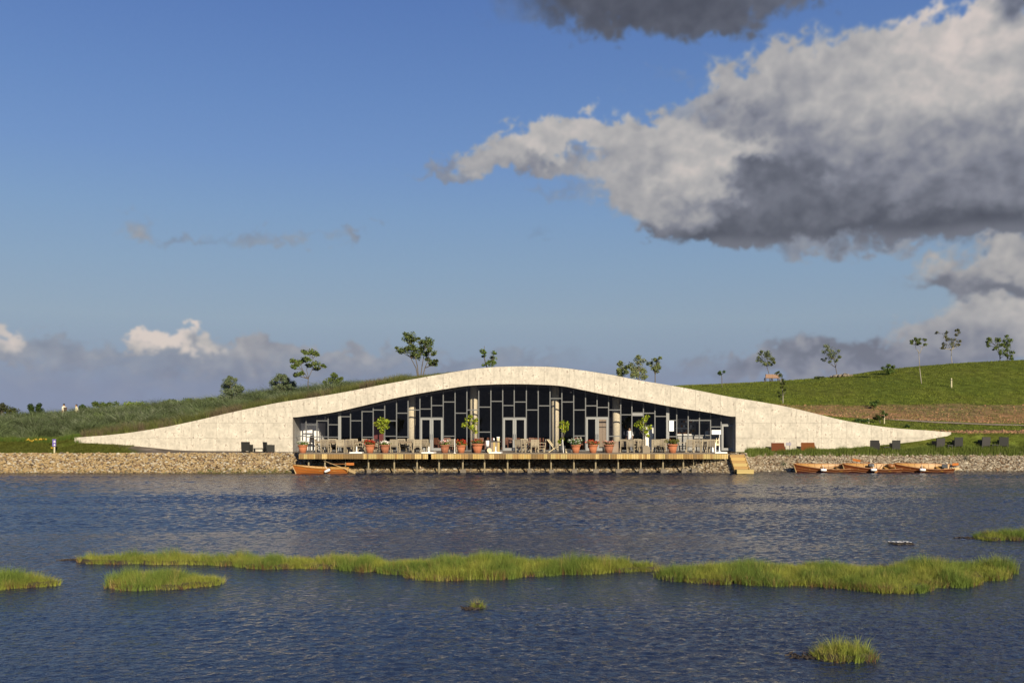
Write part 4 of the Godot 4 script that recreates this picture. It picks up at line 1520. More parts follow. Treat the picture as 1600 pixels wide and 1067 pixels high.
func make_terrace() -> void:
	var green := Color(0.10, 0.135, 0.03)
	var dkgreen := Color(0.06, 0.11, 0.028)
	var red := Color(0.42, 0.03, 0.02)
	var white := Color(0.72, 0.70, 0.62)
	var pink := Color(0.55, 0.30, 0.28)
	var d := 66.1
	flower_pot("terracotta pot of white flowers at the far left end of the deck", 472.7, d, 1.0, M.terracotta, [[white, 9]], 0.42, 0.24, green)
	flower_pot("terracotta pot of dark red flowers, second from the left end of the deck", 577.8, d, 1.03, M.terracotta, [[red, 26]], 0.46, 0.30, Color(0.11, 0.10, 0.03))
	flower_pot("terracotta pot of white flowers in front of the leftmost lemon tree", 601.4, d, 1.03, M.terracotta_worn, [[white, 16]], 0.42, 0.24, green)
	flower_pot("terracotta pot of pale pink flowers in front of the left glass door", 694.8, d, 1.02, M.terracotta_worn, [[pink, 14], [white, 5]], 0.42, 0.26, green)
	flower_pot("terracotta pot of bright red flowers beside a thin white pole", 720.5, d, 1.0, M.terracotta, [[red, 22], [Color(0.5, 0.16, 0.03), 6]], 0.46, 0.32, green)
	flower_pot("wide rimmed terracotta pot of reddish flowers in front of the second column", 745.8, d, 1.16, M.terracotta, [[Color(0.32, 0.06, 0.03), 16]], 0.44, 0.26, Color(0.10, 0.11, 0.03))
	flower_pot("terracotta pot with a tall bush of white flowers right of the dark planter", 899.8, d, 1.02, M.terracotta, [[white, 13]], 0.55, 0.48, dkgreen)
	flower_pot("terracotta pot of orange red flowers, second from left of the three before the right door", 926.6, d, 1.04, M.terracotta, [[Color(0.46, 0.08, 0.04), 24]], 0.48, 0.28, Color(0.12, 0.11, 0.04))
	flower_pot("terracotta pot of fading pink flowers before the beige lounge back", 951.6, d, 1.07, M.terracotta_worn, [[Color(0.45, 0.22, 0.16), 20]], 0.44, 0.2, Color(0.12, 0.11, 0.05))
	flower_pot("terracotta pot with a spreading olive green bush near the right end of the deck", 1051, d, 1.1, M.terracotta, [[Color(0.35, 0.12, 0.05), 3]], 0.52, 0.36, Color(0.11, 0.12, 0.03))

	lemon_tree("leftmost small round lemon tree on the deck, between two flower pots", 599, 66.9, DECK, M.cushion, [[595.5, 657, 6], [589, 662, 5], [601, 660, 6], [605, 658, 3.5], [594, 666, 5], [602, 667, 5], [597, 674, 4]], false)
	lemon_tree("yellow green lemon tree with two leaf clumps in front of the second column", 741.6, 66.7, DECK, M.cushion, [[731, 655, 5], [726, 664, 5], [735, 651, 3.5], [741, 661, 5], [743, 657, 4.5], [738, 668, 4.5], [742, 674, 4]], false)
	lemon_tree("small round tree in a dark planter with a white stake before the third column", 878.5, 66.8, DECK, M.dark_metal, [[880, 661, 5], [886, 662, 4], [877, 667, 4.5], [884, 669, 5], [881, 674, 3.5], [879, 686, 3], [874, 690, 2.5]], true)
	lemon_tree("largest yellow green lemon tree, in front of the white fridge", 1007.5, 66.8, DECK, M.weave, [[1000, 661, 6], [1008, 655, 5], [1011, 651, 3.5], [1005, 667, 6], [1014, 668, 4.5], [995, 664, 3.5], [1010, 674, 4], [1013, 681, 2.5]], false)

	# chairs: [px, distance, turn, pale?, label]
	var chairs := [
		[499, 68.4, 1.6, 1, "weathered armchair seen side on behind the leftmost flower pot"], [508.5, 67.6, 3.0, 0, "woven armchair with its back to the lake, second from the left end"], [519, 69.4, 0.2, 0, "armchair facing the lake behind the second table from left"],
		[531.5, 67.0, 3.3, 1, "pale woven armchair with its back to the lake left of a white parasol base"], [547, 67.6, 3.1, 0, "armchair with its back to the lake behind the leftmost white parasol base"], [552, 69.4, 0.1, 0, "armchair facing the lake above the leftmost white parasol base"], [563, 67.8, -1.7, 0, "armchair side on right of the leftmost white parasol base"],
		[571, 69.6, 0.1, 0, "armchair half hidden behind the dark red flowers"], [588, 68.6, 2.9, 1, "pale armchair between the dark red and the white flower pots"], [617, 67.4, 3.0, 1, "pale woven armchair just right of the white flower pot by the lemon tree"], [628, 69.0, 0.3, 0, "armchair facing the lake beside the first column"], [640, 69.6, -0.2, 0, "armchair facing the lake in front of the first column"],
		[651, 67.0, 3.4, 1, "pale woven armchair with its back to the lake left of the second parasol base"], [664.5, 67.9, 3.0, 0, "woven armchair with its back to the lake above the second parasol base"], [706, 68.6, 2.9, 0, "dark armchair half hidden behind the thin white pole"],
		[813.5, 67.2, 2.5, 1, "pale armchair turned sideways in front of the middle door"], [821, 69.6, 0.3, 0, "armchair facing the lake just right of the middle door"], [835.5, 67.3, 3.2, 1, "pale woven armchair with its back to the lake right of the middle door"], [846, 68.2, -1.5, 0, "armchair side on between the middle door and the deck chair"], [826, 67.9, 1.4, 1, "armchair side on between two pale chairs right of the middle door"],
		[976, 67.8, 3.0, 0, "grey woven armchair right of the beige lounge back"], [987.5, 67.3, 2.6, 1, "pale woven armchair left of the largest lemon tree"], [998, 69.0, 0.2, 0, "armchair facing the lake behind the largest lemon tree"], [1001, 67.4, 3.3, 0, "woven armchair with its back to the lake under the largest lemon tree"],
		[1025, 67.4, 3.0, 1, "pale woven armchair between the lemon tree and the olive green pot"], [1033, 67.9, 2.7, 1, "second pale woven armchair left of the olive green pot"], [1041, 68.9, 0.4, 0, "dark armchair behind the olive green pot"],
		[1067, 68.6, 1.5, 1, "armchair with white cushions right of the olive green pot"], [1078.5, 67.6, 3.1, 0, "grey round backed armchair below the kitchen window"], [1089, 68.0, 2.9, 0, "grey armchair with its back to the lake, third from the right end"], [1102, 68.0, 3.1, 1, "pale armchair second from the right end of the deck"], [1110, 67.6, 3.2, 0, "rightmost grey armchair, beside the white menu stand"]]
	var proto := [null, null]
	for c in chairs:
		var at := Vector3(X(c[0], c[1]), DECK, -c[1])
		var k: int = c[3]
		if proto[k] == null:
			proto[k] = seat_chair("terrace_chair", c[4], M.teak, M.weave_pale if k else M.weave, "armchairs on the terrace deck")
			proto[k].position = at
			proto[k].rotation.y = c[2]
		else:
			dup(proto[k], c[4], at, c[2])
	var tables := [[503, 68.9, "weathered table behind the leftmost flower pot"], [524, 68.4, "weathered table between the second and third chairs from left"], [556, 68.6, "weathered table above the leftmost white parasol base"], [580, 69.2, "weathered table behind the dark red flowers"], [633, 68.3, "reddish weathered table left of the first column"], [657, 68.8, "weathered table in front of the left door's left side"], [829, 68.6, "weathered table right of the middle door"], [992, 68.3, "weathered table left of the largest lemon tree"], [1030, 69.0, "weathered table left of the olive green pot"], [1095, 69.0, "weathered table below the kitchen window"]]
	var tp: Node3D = null
	for c in tables:
		var at := Vector3(X(c[0], c[1]), DECK, -c[1])
		if tp == null:
			tp = square_table("terrace_table", c[2], M.teak_dark, M.table_top, "tables on the terrace deck")
			tp.position = at
		else:
			dup(tp, c[2], at, rng.randf_range(-0.1, 0.1))
	# parasol bases without their parasols
	var pb: Node3D = null
	for c in [[557, "white parasol base plate without parasol, leftmost on the deck"], [670, "white parasol base plate before the left glass door"], [774.5, "white parasol base plate in front of the timber plinth"], [1124.5, "white parasol base plate at the right end of the deck"]]:
		var at := Vector3(X(c[0], 66.2), DECK, -66.2)
		if pb == null:
			pb = thing("parasol_base", c[1], "parasol base", at, 0, "white parasol bases on the deck")
			var st := begin()
			box(st, Vector3(0, 0.035, 0), Vector3(0.84, 0.07, 0.84))
			part("plate", st, M.white, pb)
			st = begin(true)
			tube(st, Vector3(0, 0.07, 0), Vector3(0, 0.44, 0), 0.04, 0.036, 10)
			part("tube", st, M.white, pb)
			st = begin(true)
			lathe(st, [Vector2(0.09, 0.07), Vector2(0.085, 0.1), Vector2(0.045, 0.13)], 10)
			part("collar", st, M.white, pb)
		else:
			dup(pb, c[1], at, rng.randf_range(-0.15, 0.15))
	# thin white pole
	var t := thing("white_pole", "thin white pole standing left of the bright red flowers", "pole", Vector3(X(710.4, 66.0), DECK, -66.0))
	var st := begin()
	tube(st, Vector3.ZERO, Vector3(0, 0.98, 0), 0.022, 0.02, 8)
	part("rod", st, M.white, t)
	st = begin()
	tube(st, Vector3.ZERO, Vector3(0, 0.03, 0), 0.09, 0.08, 10)
	part("foot", st, M.white, t)
	# lantern on a dark stand
	t = thing("lantern", "white cylindrical lantern on a dark stand left of the timber plinth", "lantern", Vector3(X(761.6, 68.0), DECK, -68.0))
	st = begin(true)
	tube(st, Vector3(0, 0.42, 0), Vector3(0, 0.82, 0), 0.125, 0.125, 14)
	part("glass_body", st, M.white, t)
	st = begin()
	box(st, Vector3(0, 0.2, 0), Vector3(0.26, 0.42, 0.26))
	part("stand", st, M.dark_metal, t)
	st = begin(true)
	tube(st, Vector3(0, 0.82, 0), Vector3(0, 0.86, 0), 0.13, 0.06, 14)
	part("lid", st, M.dark_metal, t)
	t = thing("wood_log", "cut log with a pale round face right of the lantern", "log", Vector3(X(763, 66.9), DECK, -66.9), 0.3)
	st = begin(true)
	tube(st, Vector3(0, 0.17, -0.25), Vector3(0, 0.17, 0.25), 0.17, 0.17, 12, false)
	part("bark", st, M.bark, t)
	st = begin()
	tube(st, Vector3(0, 0.17, 0.245), Vector3(0, 0.17, 0.256), 0.165, 0.165, 12)
	part("cut_face", st, M.cream, t)
	# plinth with a dark slab and two jars
	t = thing("timber_plinth", "timber plinth with a dark slab on top behind a white parasol base", "plinth", Vector3(X(774, 68.2), DECK, -68.2))
	for k in 4:
		st = begin()
		box(st, Vector3(-0.225 + 0.15 * k, 0.36, 0), Vector3(0.145, 0.72, 0.5))
		part("board", st, M.slats[4] if k % 2 else M.room_beige, t)
	st = begin()
	box(st, Vector3(0, 0.745, 0), Vector3(0.78, 0.05, 0.6))
	part("slab", st, M.dark_metal, t)
	t = thing("glass_jar", "small glass jar at the left on the timber plinth", "jar", Vector3(X(771.5, 68.2), DECK + 0.77, -68.2))
	st = begin(true)
	lathe(st, [Vector2(0, 0), Vector2(0.07, 0), Vector2(0.08, 0.14), Vector2(0.04, 0.19), Vector2(0.05, 0.24), Vector2(0, 0.25)], 12)
	part("body", st, M.steel, t)
	t = thing("cream_jar", "larger cream lidded jar at the right on the timber plinth", "jar", Vector3(X(778.3, 68.2), DECK + 0.77, -68.2))
	st = begin(true)
	lathe(st, [Vector2(0, 0), Vector2(0.11, 0), Vector2(0.11, 0.24), Vector2(0, 0.24)], 12)
	part("body", st, M.cream, t)
	st = begin(true)
	lathe(st, [Vector2(0, 0.24), Vector2(0.12, 0.24), Vector2(0.12, 0.30), Vector2(0, 0.31)], 12)
	part("lid", st, M.white, t)
	# folding deck chair
	t = thing("deck_chair", "cream folding deck chair left of the dark planter", "deck chair", Vector3(X(866, 67.8), DECK, -67.8), 1.35)
	for sx in [-1, 1]:
		st = begin()
		box(st, Vector3(0.27 * sx, 0.45, -0.1), Vector3(0.05, 1.15, 0.05), Basis(Vector3.RIGHT, -0.65))
		part("back_rail", st, M.cream, t)
		st = begin()
		box(st, Vector3(0.27 * sx, 0.28, 0.05), Vector3(0.05, 0.95, 0.05), Basis(Vector3.RIGHT, 0.95))
		part("seat_rail", st, M.cream, t)
	st = begin()
	box(st, Vector3(0, 0.6, -0.22), Vector3(0.5, 0.75, 0.02), Basis(Vector3.RIGHT, -0.65))
	box(st, Vector3(0, 0.32, 0.15), Vector3(0.5, 0.02, 0.5), Basis(Vector3.RIGHT, 0.1))
	part("sling", st, M.weave_pale, t)
	t = thing("cream_box", "small cream box on the deck left of the tall white flower bush", "box", Vector3(X(887.7, 66.9), DECK, -66.9))
	st = begin()
	box(st, Vector3(0, 0.12, 0), Vector3(0.34, 0.24, 0.3))
	part("body", st, M.cream, t)
	st = begin()
	box(st, Vector3(0, 0.255, 0), Vector3(0.36, 0.03, 0.32))
	part("lid", st, M.cream, t)
	t = thing("wicker_crate", "square wicker crate under the largest lemon tree", "crate", Vector3(X(1009.5, 66.5), DECK, -66.5))
	for k in 4:
		var b := Basis(Vector3.UP, k * PI / 2)
		st = begin()
		box(st, b * Vector3(0, 0.21, 0.24), Vector3(0.5, 0.42, 0.03), b)
		part("side", st, M.weave, t)
	st = begin()
	box(st, Vector3(0, 0.05, 0), Vector3(0.44, 0.04, 0.44))
	part("bottom", st, M.weave, t)
	# curved beige lounge back
	t = thing("lounge", "curved beige wicker lounge with a high back right of the fading pink flowers", "lounge seat", Vector3(X(955, 68.3), DECK, -68.3))
	st = begin(true)
	for i in 10:
		var a0 := lerpf(-0.3, 1.75, i / 10.0)
		var a1 := lerpf(-0.3, 1.75, (i + 1) / 10.0)
		var p0 := Vector3(cos(a0) * 0.75, 0, sin(a0) * 0.6)
		var p1 := Vector3(cos(a1) * 0.75, 0, sin(a1) * 0.6)
		quad(st, p1, p1 * 1.08 + Vector3.UP * 0.78, p0 * 1.08 + Vector3.UP * 0.78, p0)
		quad(st, p0 * 0.92, p0 + Vector3.UP * 0.78, p1 + Vector3.UP * 0.78, p1 * 0.92)
		quad(st, p1 * 1.08 + Vector3.UP * 0.78, p1 + Vector3.UP * 0.78, p0 + Vector3.UP * 0.78, p0 * 1.08 + Vector3.UP * 0.78)
	part("backrest", st, M.room_beige, t)
	st = begin(true)
	tube(st, Vector3(0, 0, 0), Vector3(0, 0.38, 0), 0.6, 0.62, 18)
	part("seat", st, M.weave, t)
	# dark blue board standing between the chairs
	t = thing("folded_parasol", "dark blue folded cover standing between the chairs left of a parasol base", "folded parasol", Vector3(X(540, 68.6), DECK, -68.6))
	st = begin(true)
	lathe(st, [Vector2(0, 0.02), Vector2(0.16, 0.02), Vector2(0.2, 0.3), Vector2(0.15, 0.75), Vector2(0.04, 0.92), Vector2(0, 0.93)], 12)
	part("cover", st, plain(lin(0.025, 0.025, 0.05), 0.8), t)
	st = begin()
	tube(st, Vector3(0, 0, 0), Vector3(0, 0.05, 0), 0.24, 0.24, 12)
	part("foot", st, M.dark_metal, t)
	# white panels at the right end
	t = thing("hanging_notice", "white paper notice hung on the glass near the kitchen window", "notice", P(1049.6, 665.5, 71.35))
	st = begin()
	box(st, Vector3.ZERO, Vector3(0.34, 0.78, 0.012))
	part("sheet", st, M.white, t)
	st = begin()
	box(st, Vector3(0, 0.4, 0), Vector3(0.38, 0.03, 0.025))
	part("rail", st, M.alu, t)
	t = thing("sign_board", "white rectangular sign on a thin white post at the right end of the deck", "sign", Vector3(X(1124.6, 66.9), DECK, -66.9))
	st = begin()
	box(st, Vector3(-0.22, H(675.3, 66.9) - DECK, 0.02), Vector3(0.64, 0.30, 0.03))
	part("panel", st, M.white, t)
	st = begin()
	tube(st, Vector3(0, 0, 0), Vector3(0, 1.5, 0), 0.022, 0.022, 8)
	part("post", st, M.white, t)
	t = thing("menu_stand", "white upright menu stand just left of the sign post", "menu stand", Vector3(X(1116, 67.5), DECK, -67.5))
	st = begin()
	box(st, Vector3(0, 0.36, 0), Vector3(0.27, 0.68, 0.04), Basis(Vector3.RIGHT, -0.12))
	part("board", st, M.white, t)
	st = begin()
	box(st, Vector3(0, 0.33, -0.17), Vector3(0.24, 0.66, 0.03), Basis(Vector3.RIGHT, 0.2))
	part("stay", st, M.alu, t)
	t = thing("cream_easel", "small cream easel with dark pictures beside the white sign post", "easel", Vector3(X(1121.5, 67.8), DECK, -67.8))
	for sx in [-1, 1]:
		st = begin()
		box(st, Vector3(0.11 * sx, 0.5, 0), Vector3(0.04, 1.0, 0.04), Basis(Vector3.BACK, 0.08 * sx))
		part("leg", st, M.cream, t)
	st = begin()
	box(st, Vector3(0, 0.68, 0.03), Vector3(0.26, 0.4, 0.03))
	part("panel", st, M.cream, t)
	st = begin()
	box(st, Vector3(0.02, 0.72, 0.05), Vector3(0.09, 0.2, 0.015))
	part("picture", st, M.dark_wood, t)

# ---------------------------------------------------------------- boats
func boat(label: String, at: Vector3, turn: float, roll: float, hull_m: Material, len: float, group: String) -> Node3D:
	# bow towards -X, keel at y = 0
	var t := thing("rowing_boat", label, "rowing boat", at, turn, group)
	t.rotation.x = roll
	var half := 0.62
	var N := 16
	var sec := []
	for i in N + 1:
		var s := float(i) / N          # 0 bow, 1 stern
		var bw := half * pow(sin(minf(s * 1.15 + 0.02, 1.0) * PI / 2), 0.75) * (1.0 - 0.28 * smoothstep(0.6, 1.0, s))
		if i == 0: bw = 0.02
		var sheer := 0.46 + 0.28 * pow(1.0 - s, 2.2) + 0.06 * s * s
		var keel := 0.03 + 0.10 * pow(1.0 - s, 4.0) + 0.05 * s * s
		var x := (s - 0.5) * len
		var rake := -0.22 * (1.0 - s) * (1.0 - s)
		var row := []
		for k in 9:
			var q := (k - 4) / 4.0
			var y := lerpf(keel, sheer, pow(absf(q), 1.7))
			var w := bw * pow(absf(q), 0.62) * signf(q)
			row.append(Vector3(x + rake * (y - keel) / 0.5, y, w))
		sec.append(row)
	for layer in 2:
		var st := begin(true)
		for i in N:
			for k in 8:
				var a: Vector3 = sec[i][k]
				var b: Vector3 = sec[i + 1][k]
				var c: Vector3 = sec[i + 1][k + 1]
				var d: Vector3 = sec[i][k + 1]
				if layer == 0:
					quad(st, a, b, c, d)
				else:
					var up := Vector3(0, 0.02, 0)
					quad(st, d * Vector3(0.985, 1, 0.955) + up, c * Vector3(0.985, 1, 0.955) + up, b * Vector3(0.985, 1, 0.955) + up, a * Vector3(0.985, 1, 0.955) + up)
		part("hull" if layer == 0 else "lining", st, hull_m if layer == 0 else M.boat_in, t)
	# strakes: raised laps along the outside
	for q in [2, 6, 1, 7]:
		var st := begin(true)
		for i in N:
			tube(st, sec[i][q] * Vector3(1, 1, 1.01), sec[i + 1][q] * Vector3(1, 1, 1.01), 0.012, 0.012, 5, false)
		part("strake", st, M.boat_trim, t)
	for q in [0, 8]:
		var st := begin(true)
		for i in N:
			tube(st, sec[i][q] + Vector3(0, 0.012, 0), sec[i + 1][q] + Vector3(0, 0.012, 0), 0.032, 0.032, 6, i == 0 or i == N - 1)
		part("gunwale", st, M.boat_trim if hull_m == M.boat_red else M.boat_in, t)
	var st := begin()
	for k in 8:
		tri(st, Vector3(len * 0.5 - 0.004, 0.07, 0), sec[N][k], sec[N][k + 1])
		tri(st, Vector3(len * 0.5 - 0.03, 0.09, 0), sec[N][k + 1] - Vector3(0.03, 0, 0), sec[N][k] - Vector3(0.03, 0, 0))
	part("transom", st, M.boat_trim, t)
	st = begin()
	var tip: Vector3 = sec[0][8]
	var foot: Vector3 = sec[0][4]
	tube(st, foot + Vector3(-0.01, -0.04, 0), Vector3(tip.x - 0.03, tip.y + 0.06, 0), 0.035, 0.03, 6)
	part("stem_post", st, M.boat_pale, t)
	for s in [[4, 0.86], [8, 0.9], [12, 0.9]]:
		var r: Array = sec[s[0]]
		var e: Vector3 = r[8]
		st = begin()
		box(st, Vector3(e.x + 0.05, e.y - 0.15, 0), Vector3(0.22, 0.03, e.z * 2.0 * s[1]))
		part("thwart", st, M.boat_in, t)
	for i in range(2, 15, 2):
		st = begin(true)
		for k in 8:
			tube(st, sec[i][k] * Vector3(0.985, 1, 0.94) + Vector3(0, 0.025, 0), sec[i][k + 1] * Vector3(0.985, 1, 0.94) + Vector3(0, 0.025, 0), 0.013, 0.013, 4, false)
		part("rib", st, M.boat_trim, t)
	return t

func oar(label: String, a: Vector3, b: Vector3, shaft: Material, blade: Material) -> void:
	# blade at b
	var t := thing("oar", label, "oar", a)
	var st := begin(true)
	var e := b - a
	tube(st, Vector3.ZERO, e, 0.028, 0.024, 7)
	part("shaft", st, shaft, t)
	st = begin()
	var dir := e.normalized()
	var bs := Basis.looking_at(dir, Vector3.UP)
	box(st, e + dir * 0.25, Vector3(0.025, 0.17, 0.52), bs)
	part("blade", st, blade, t)

func fender(label: String, at: Vector3, tilt: float) -> void:
	var t := thing("boat_fender", label, "fender", at, 0, "white fenders on the boats")
	t.rotation.z = tilt
	var st := begin(true)
	for q in [[-0.20, 0.04, -0.17, 0.09], [-0.17, 0.09, 0.17, 0.09], [0.17, 0.09, 0.20, 0.04]]:
		tube(st, Vector3(q[0], 0, 0), Vector3(q[2], 0, 0), q[1], q[3], 10)
	part("body", st, M.white, t)
	st = begin()
	tube(st, Vector3(0, 0.05, -0.02), Vector3(0, 0.34, -0.16), 0.012, 0.012, 5)
	part("rope", st, M.white, t)

func make_boats() -> void:
	boat("bright orange rowing boat moored beside the left end of the deck", Vector3(X(503, 65.2), -0.16, -65.2), 0.0, 0.05, M.boat_orange, 3.45, "")
	fender("white fender on the bright orange boat by the deck", P(511, 735.5, 64.55), 0.45)
	oar("pale oar slanting over the side of the bright orange boat", P(505.5, 720, 65.2), P(545, 734.8, 64.5), M.boat_pale, M.boat_pale)
	oar("orange oar blade sticking out over the stern of the bright orange boat", P(515, 725, 65.3), P(541, 725, 65.3), M.boat_trim, M.boat_orange)
	var g := "three wooden rowing boats drawn up by the right bank"
	boat("leftmost of the three wooden boats by the right bank, its stern behind the next bow", Vector3(X(1288, 66.9), -0.12, -66.95), 0.03, 0.30, M.boat_red, 3.8, g)
	boat("middle of the three wooden boats by the right bank, with a grey cushion inside", Vector3(X(1364, 66.7), -0.10, -66.75), 0.02, 0.31, M.boat_red, 3.75, g)
	boat("rightmost of the three wooden boats by the right bank, with the darkest hull", Vector3(X(1444, 66.9), -0.10, -66.85), -0.02, 0.31, M.boat_red, 3.75, g)
	fender("white fender on the leftmost of the three right hand boats", P(1287.5, 734.3, 66.15), 0.0)
	fender("white fender on the middle one of the three right hand boats", P(1366, 734, 65.98), 0.0)
	fender("white fender on the rightmost of the three right hand boats", P(1442.5, 734, 66.05), 0.0)
	var t := thing("boat_cushion", "grey cushion propped inside the middle right hand boat", "cushion", P(1362, 727.0, 66.7), 0.3)
	var st := begin()
	box(st, Vector3.ZERO, Vector3(0.42, 0.2, 0.12), Basis(Vector3.RIGHT, -0.4))
	part("cover", st, M.cushion, t)
	t = thing("boat_cushion", "dark cushion in the stern of the rightmost right hand boat", "cushion", P(1477, 728.5, 66.75), -0.2)
	st = begin()
	box(st, Vector3.ZERO, Vector3(0.36, 0.26, 0.14), Basis(Vector3.RIGHT, -0.3))
	part("cover", st, M.cushion, t)
	t = thing("boat_basket", "brown basket in the stern of the middle right hand boat", "basket", P(1393, 728.5, 66.8), 0.2)
	st = begin(true)
	lathe(st, [Vector2(0, -0.12), Vector2(0.2, -0.12), Vector2(0.26, 0.14), Vector2(0.23, 0.14), Vector2(0.18, -0.08), Vector2(0, -0.08)], 12)
	part("body", st, M.boat_trim, t)
	oar("oar with an orange blade reaching out above the bank right of the boats", P(1470, 727.0, 67.2), P(1489, 725.8, 67.5), M.boat_trim, M.boat_orange)
	oar("oar with a cream blade lying low at the waterline right of the boats", P(1474, 734.3, 66.5), P(1488.5, 733.0, 66.5), M.boat_pale, M.boat_pale)
	oar("oar laid along the inside of the leftmost right hand boat", P(1278, 732.2, 66.8), P(1312, 727.8, 66.85), M.boat_trim, M.boat_trim)
	oar("oar leaning out of the middle right hand boat over its near side", P(1379, 726.5, 66.6), P(1372.5, 734.2, 66.2), M.boat_trim, M.boat_trim)
	oar("orange oar blade above the bow of the middle right hand boat", P(1360, 723.5, 67.1), P(1345, 720.5, 67.3), M.boat_trim, M.boat_orange)

# ---------------------------------------------------------------- seats on the shore
func wicker_chair(label: String, px: float, d: float, turn: float, m: Material, group: String, w := 0.62) -> void:
	var x := X(px, d)
	var t := thing("wicker_armchair", label, "armchair", Vector3(x, ground(x, d), -d), turn, group)
	var st := begin()
	box(st, Vector3(0, 0.44, -0.26), Vector3(w, 0.64, 0.09), Basis(Vector3.RIGHT, -0.10))
	part("backrest", st, m, t)
	st = begin()
	box(st, Vector3(0, 0.28, 0.04), Vector3(w - 0.16, 0.14, 0.56))
	part("seat", st, m, t)
	for s in [-1, 1]:
		st = begin()
		box(st, Vector3((w / 2 - 0.04) * s, 0.32, 0.02), Vector3(0.09, 0.48, 0.58))
		part("armrest", st, m, t)
		for z in [-0.22, 0.24]:
			st = begin()
			box(st, Vector3((w / 2 - 0.06) * s, 0.03, z), Vector3(0.06, 0.14, 0.06))
			part("leg", st, m, t)

func low_table(label: String, px: float, d: float, w: float, m: Material) -> void:
	var x := X(px, d)
	var t := thing("low_table", label, "low table", Vector3(x, ground(x, d), -d), 0.1, "dark low tables between the armchairs")
	var st := begin()
	box(st, Vector3(0, 0.29, 0), Vector3(w, 0.06, 0.5))
	part("tabletop", st, m, t)
	for sx in [-1, 1]:
		for sz in [-1, 1]:
			st = begin()
			box(st, Vector3((w / 2 - 0.05) * sx, 0.12, 0.2 * sz), Vector3(0.06, 0.3, 0.06))
			part("leg", st, m, t)

func make_shore_seats() -> void:
	var g := "dark wicker armchairs on the shore"
	wicker_chair("black wicker armchair standing left of a low table before the left wall", 385.5, 68.6, 3.0, M.black_wicker, g)
	wicker_chair("black wicker armchair turned sideways, right of the low table before the left wall", 419.5, 68.6, 2.2, M.black_wicker, g)
	low_table("black low table between the two armchairs before the left wall", 404, 68.5, 0.72, M.black_wicker)
	wicker_chair("dark wicker armchair against the right wall's tapering end, left one of its pair", 1368, 69.4, 2.7, M.grey_wicker, g)
	wicker_chair("dark wicker armchair against the right wall's tapering end, right one of its pair", 1399, 69.3, 3.1, M.black_wicker, g, 0.56)
	low_table("dark low table between the armchairs by the right wall's tapering end", 1384, 69.3, 0.42, M.black_wicker)
	wicker_chair("left dark wicker armchair of the pair on the lawn beside the wall's tip", 1467, 69.4, 3.3, M.grey_wicker, g, 0.64)
	wicker_chair("right dark wicker armchair of the pair on the lawn beside the wall's tip", 1497, 69.4, 3.0, M.black_wicker, g, 0.56)
	low_table("dark low table on the lawn just right of the wall's tip", 1483, 69.3, 0.4, M.black_wicker)
	wicker_chair("dark wicker armchair second from the right edge of the lawn", 1538.5, 69.4, 3.2, M.grey_wicker, g, 0.6)
	wicker_chair("rightmost dark wicker armchair on the lawn", 1568, 69.4, 2.9, M.black_wicker, g, 0.62)
	low_table("rightmost dark low table, between the last two armchairs on the lawn", 1553, 69.3, 0.5, M.black_wicker)
	# two lounge chairs with brown backs turned to the lake
	for q in [[1214, 0.10, M.brown_panel, "lounge chair with a tilted red brown back left of the small signpost"], [1261.5, -0.03, M.brown_panel_b, "lounge chair with an orange brown back right of the small signpost"]]:
		var x := X(q[0], 69.3)
		var t := thing("lounge_chair", q[3], "lounge chair", Vector3(x, ground(x, 69.3), -69.3), q[1], "brown backed lounge chairs before the right wall")
		var tilt := Basis(Vector3.RIGHT, 0.28)
		for k in 5:
			var st := begin()
			box(st, Vector3(0, 0.16 + 0.115 * k, 0.33 - 0.033 * k), Vector3(1.02 - 0.02 * k, 0.112, 0.035), Basis(Vector3.RIGHT, -0.28))
			part("back_board", st, q[2], t)
		var st := begin()
		box(st, Vector3(0, 0.26, -0.3), Vector3(0.94, 0.07, 1.1))
		part("seat", st, q[2], t)
		for s in [-1, 1]:
			st = begin()
			box(st, Vector3(0.52 * s, 0.22, -0.22), Vector3(0.06, 0.36, 1.0))
			part("side_panel", st, M.grey_wicker, t)
			st = begin()
			box(st, Vector3(0.45 * s, 0.05, -0.7), Vector3(0.07, 0.3, 0.07))
			part("leg", st, M.grey_wicker, t)
	# little signpost between them
	var sx := X(1234.5, 69.1)
	var t := thing("signpost", "small grey violet sign on a thin dark post between the brown lounge chairs", "signpost", Vector3(sx, ground(sx, 69.1), -69.1))
	var st := begin()
	tube(st, Vector3(0, -0.1, 0), Vector3(0, 0.78, 0), 0.025, 0.022, 7)
	part("post", st, M.dark_metal, t)
	st = begin()
	box(st, Vector3(-0.09, 0.6, 0.03), Vector3(0.36, 0.2, 0.02))
	part("panel", st, M.sign_grey, t)
	st = begin()
	box(st, Vector3(-0.14, 0.6, 0.043), Vector3(0.12, 0.11, 0.006))
	box(st, Vector3(-0.0, 0.62, 0.043), Vector3(0.07, 0.05, 0.006))
	part("print", st, M.alu_light, t)
	# sign on the left bank: a violet panel with a white cross over a white mark, on a wooden post
	sx = X(84.3, 66.95)
	t = thing("lawn_sign", "violet sign with a white cross on a pale post at the left bank's edge", "sign", Vector3(sx, ground(sx, 66.95), -66.95))
	st = begin()
	box(st, Vector3(0, 0.3, 0), Vector3(0.09, 0.75, 0.07))
	part("post", st, M.stake, t)
	st = begin()
	box(st, Vector3(0, 0.70, 0.05), Vector3(0.24, 0.50, 0.03))
	part("panel", st, M.purple, t)
	st = begin()
	box(st, Vector3(0.03, 0.78, 0.069), Vector3(0.045, 0.15, 0.008))
	box(st, Vector3(0.03, 0.78, 0.0695), Vector3(0.15, 0.045, 0.007))
	box(st, Vector3(0.03, 0.56, 0.069), Vector3(0.09, 0.07, 0.008))
	part("emblem", st, M.white, t)

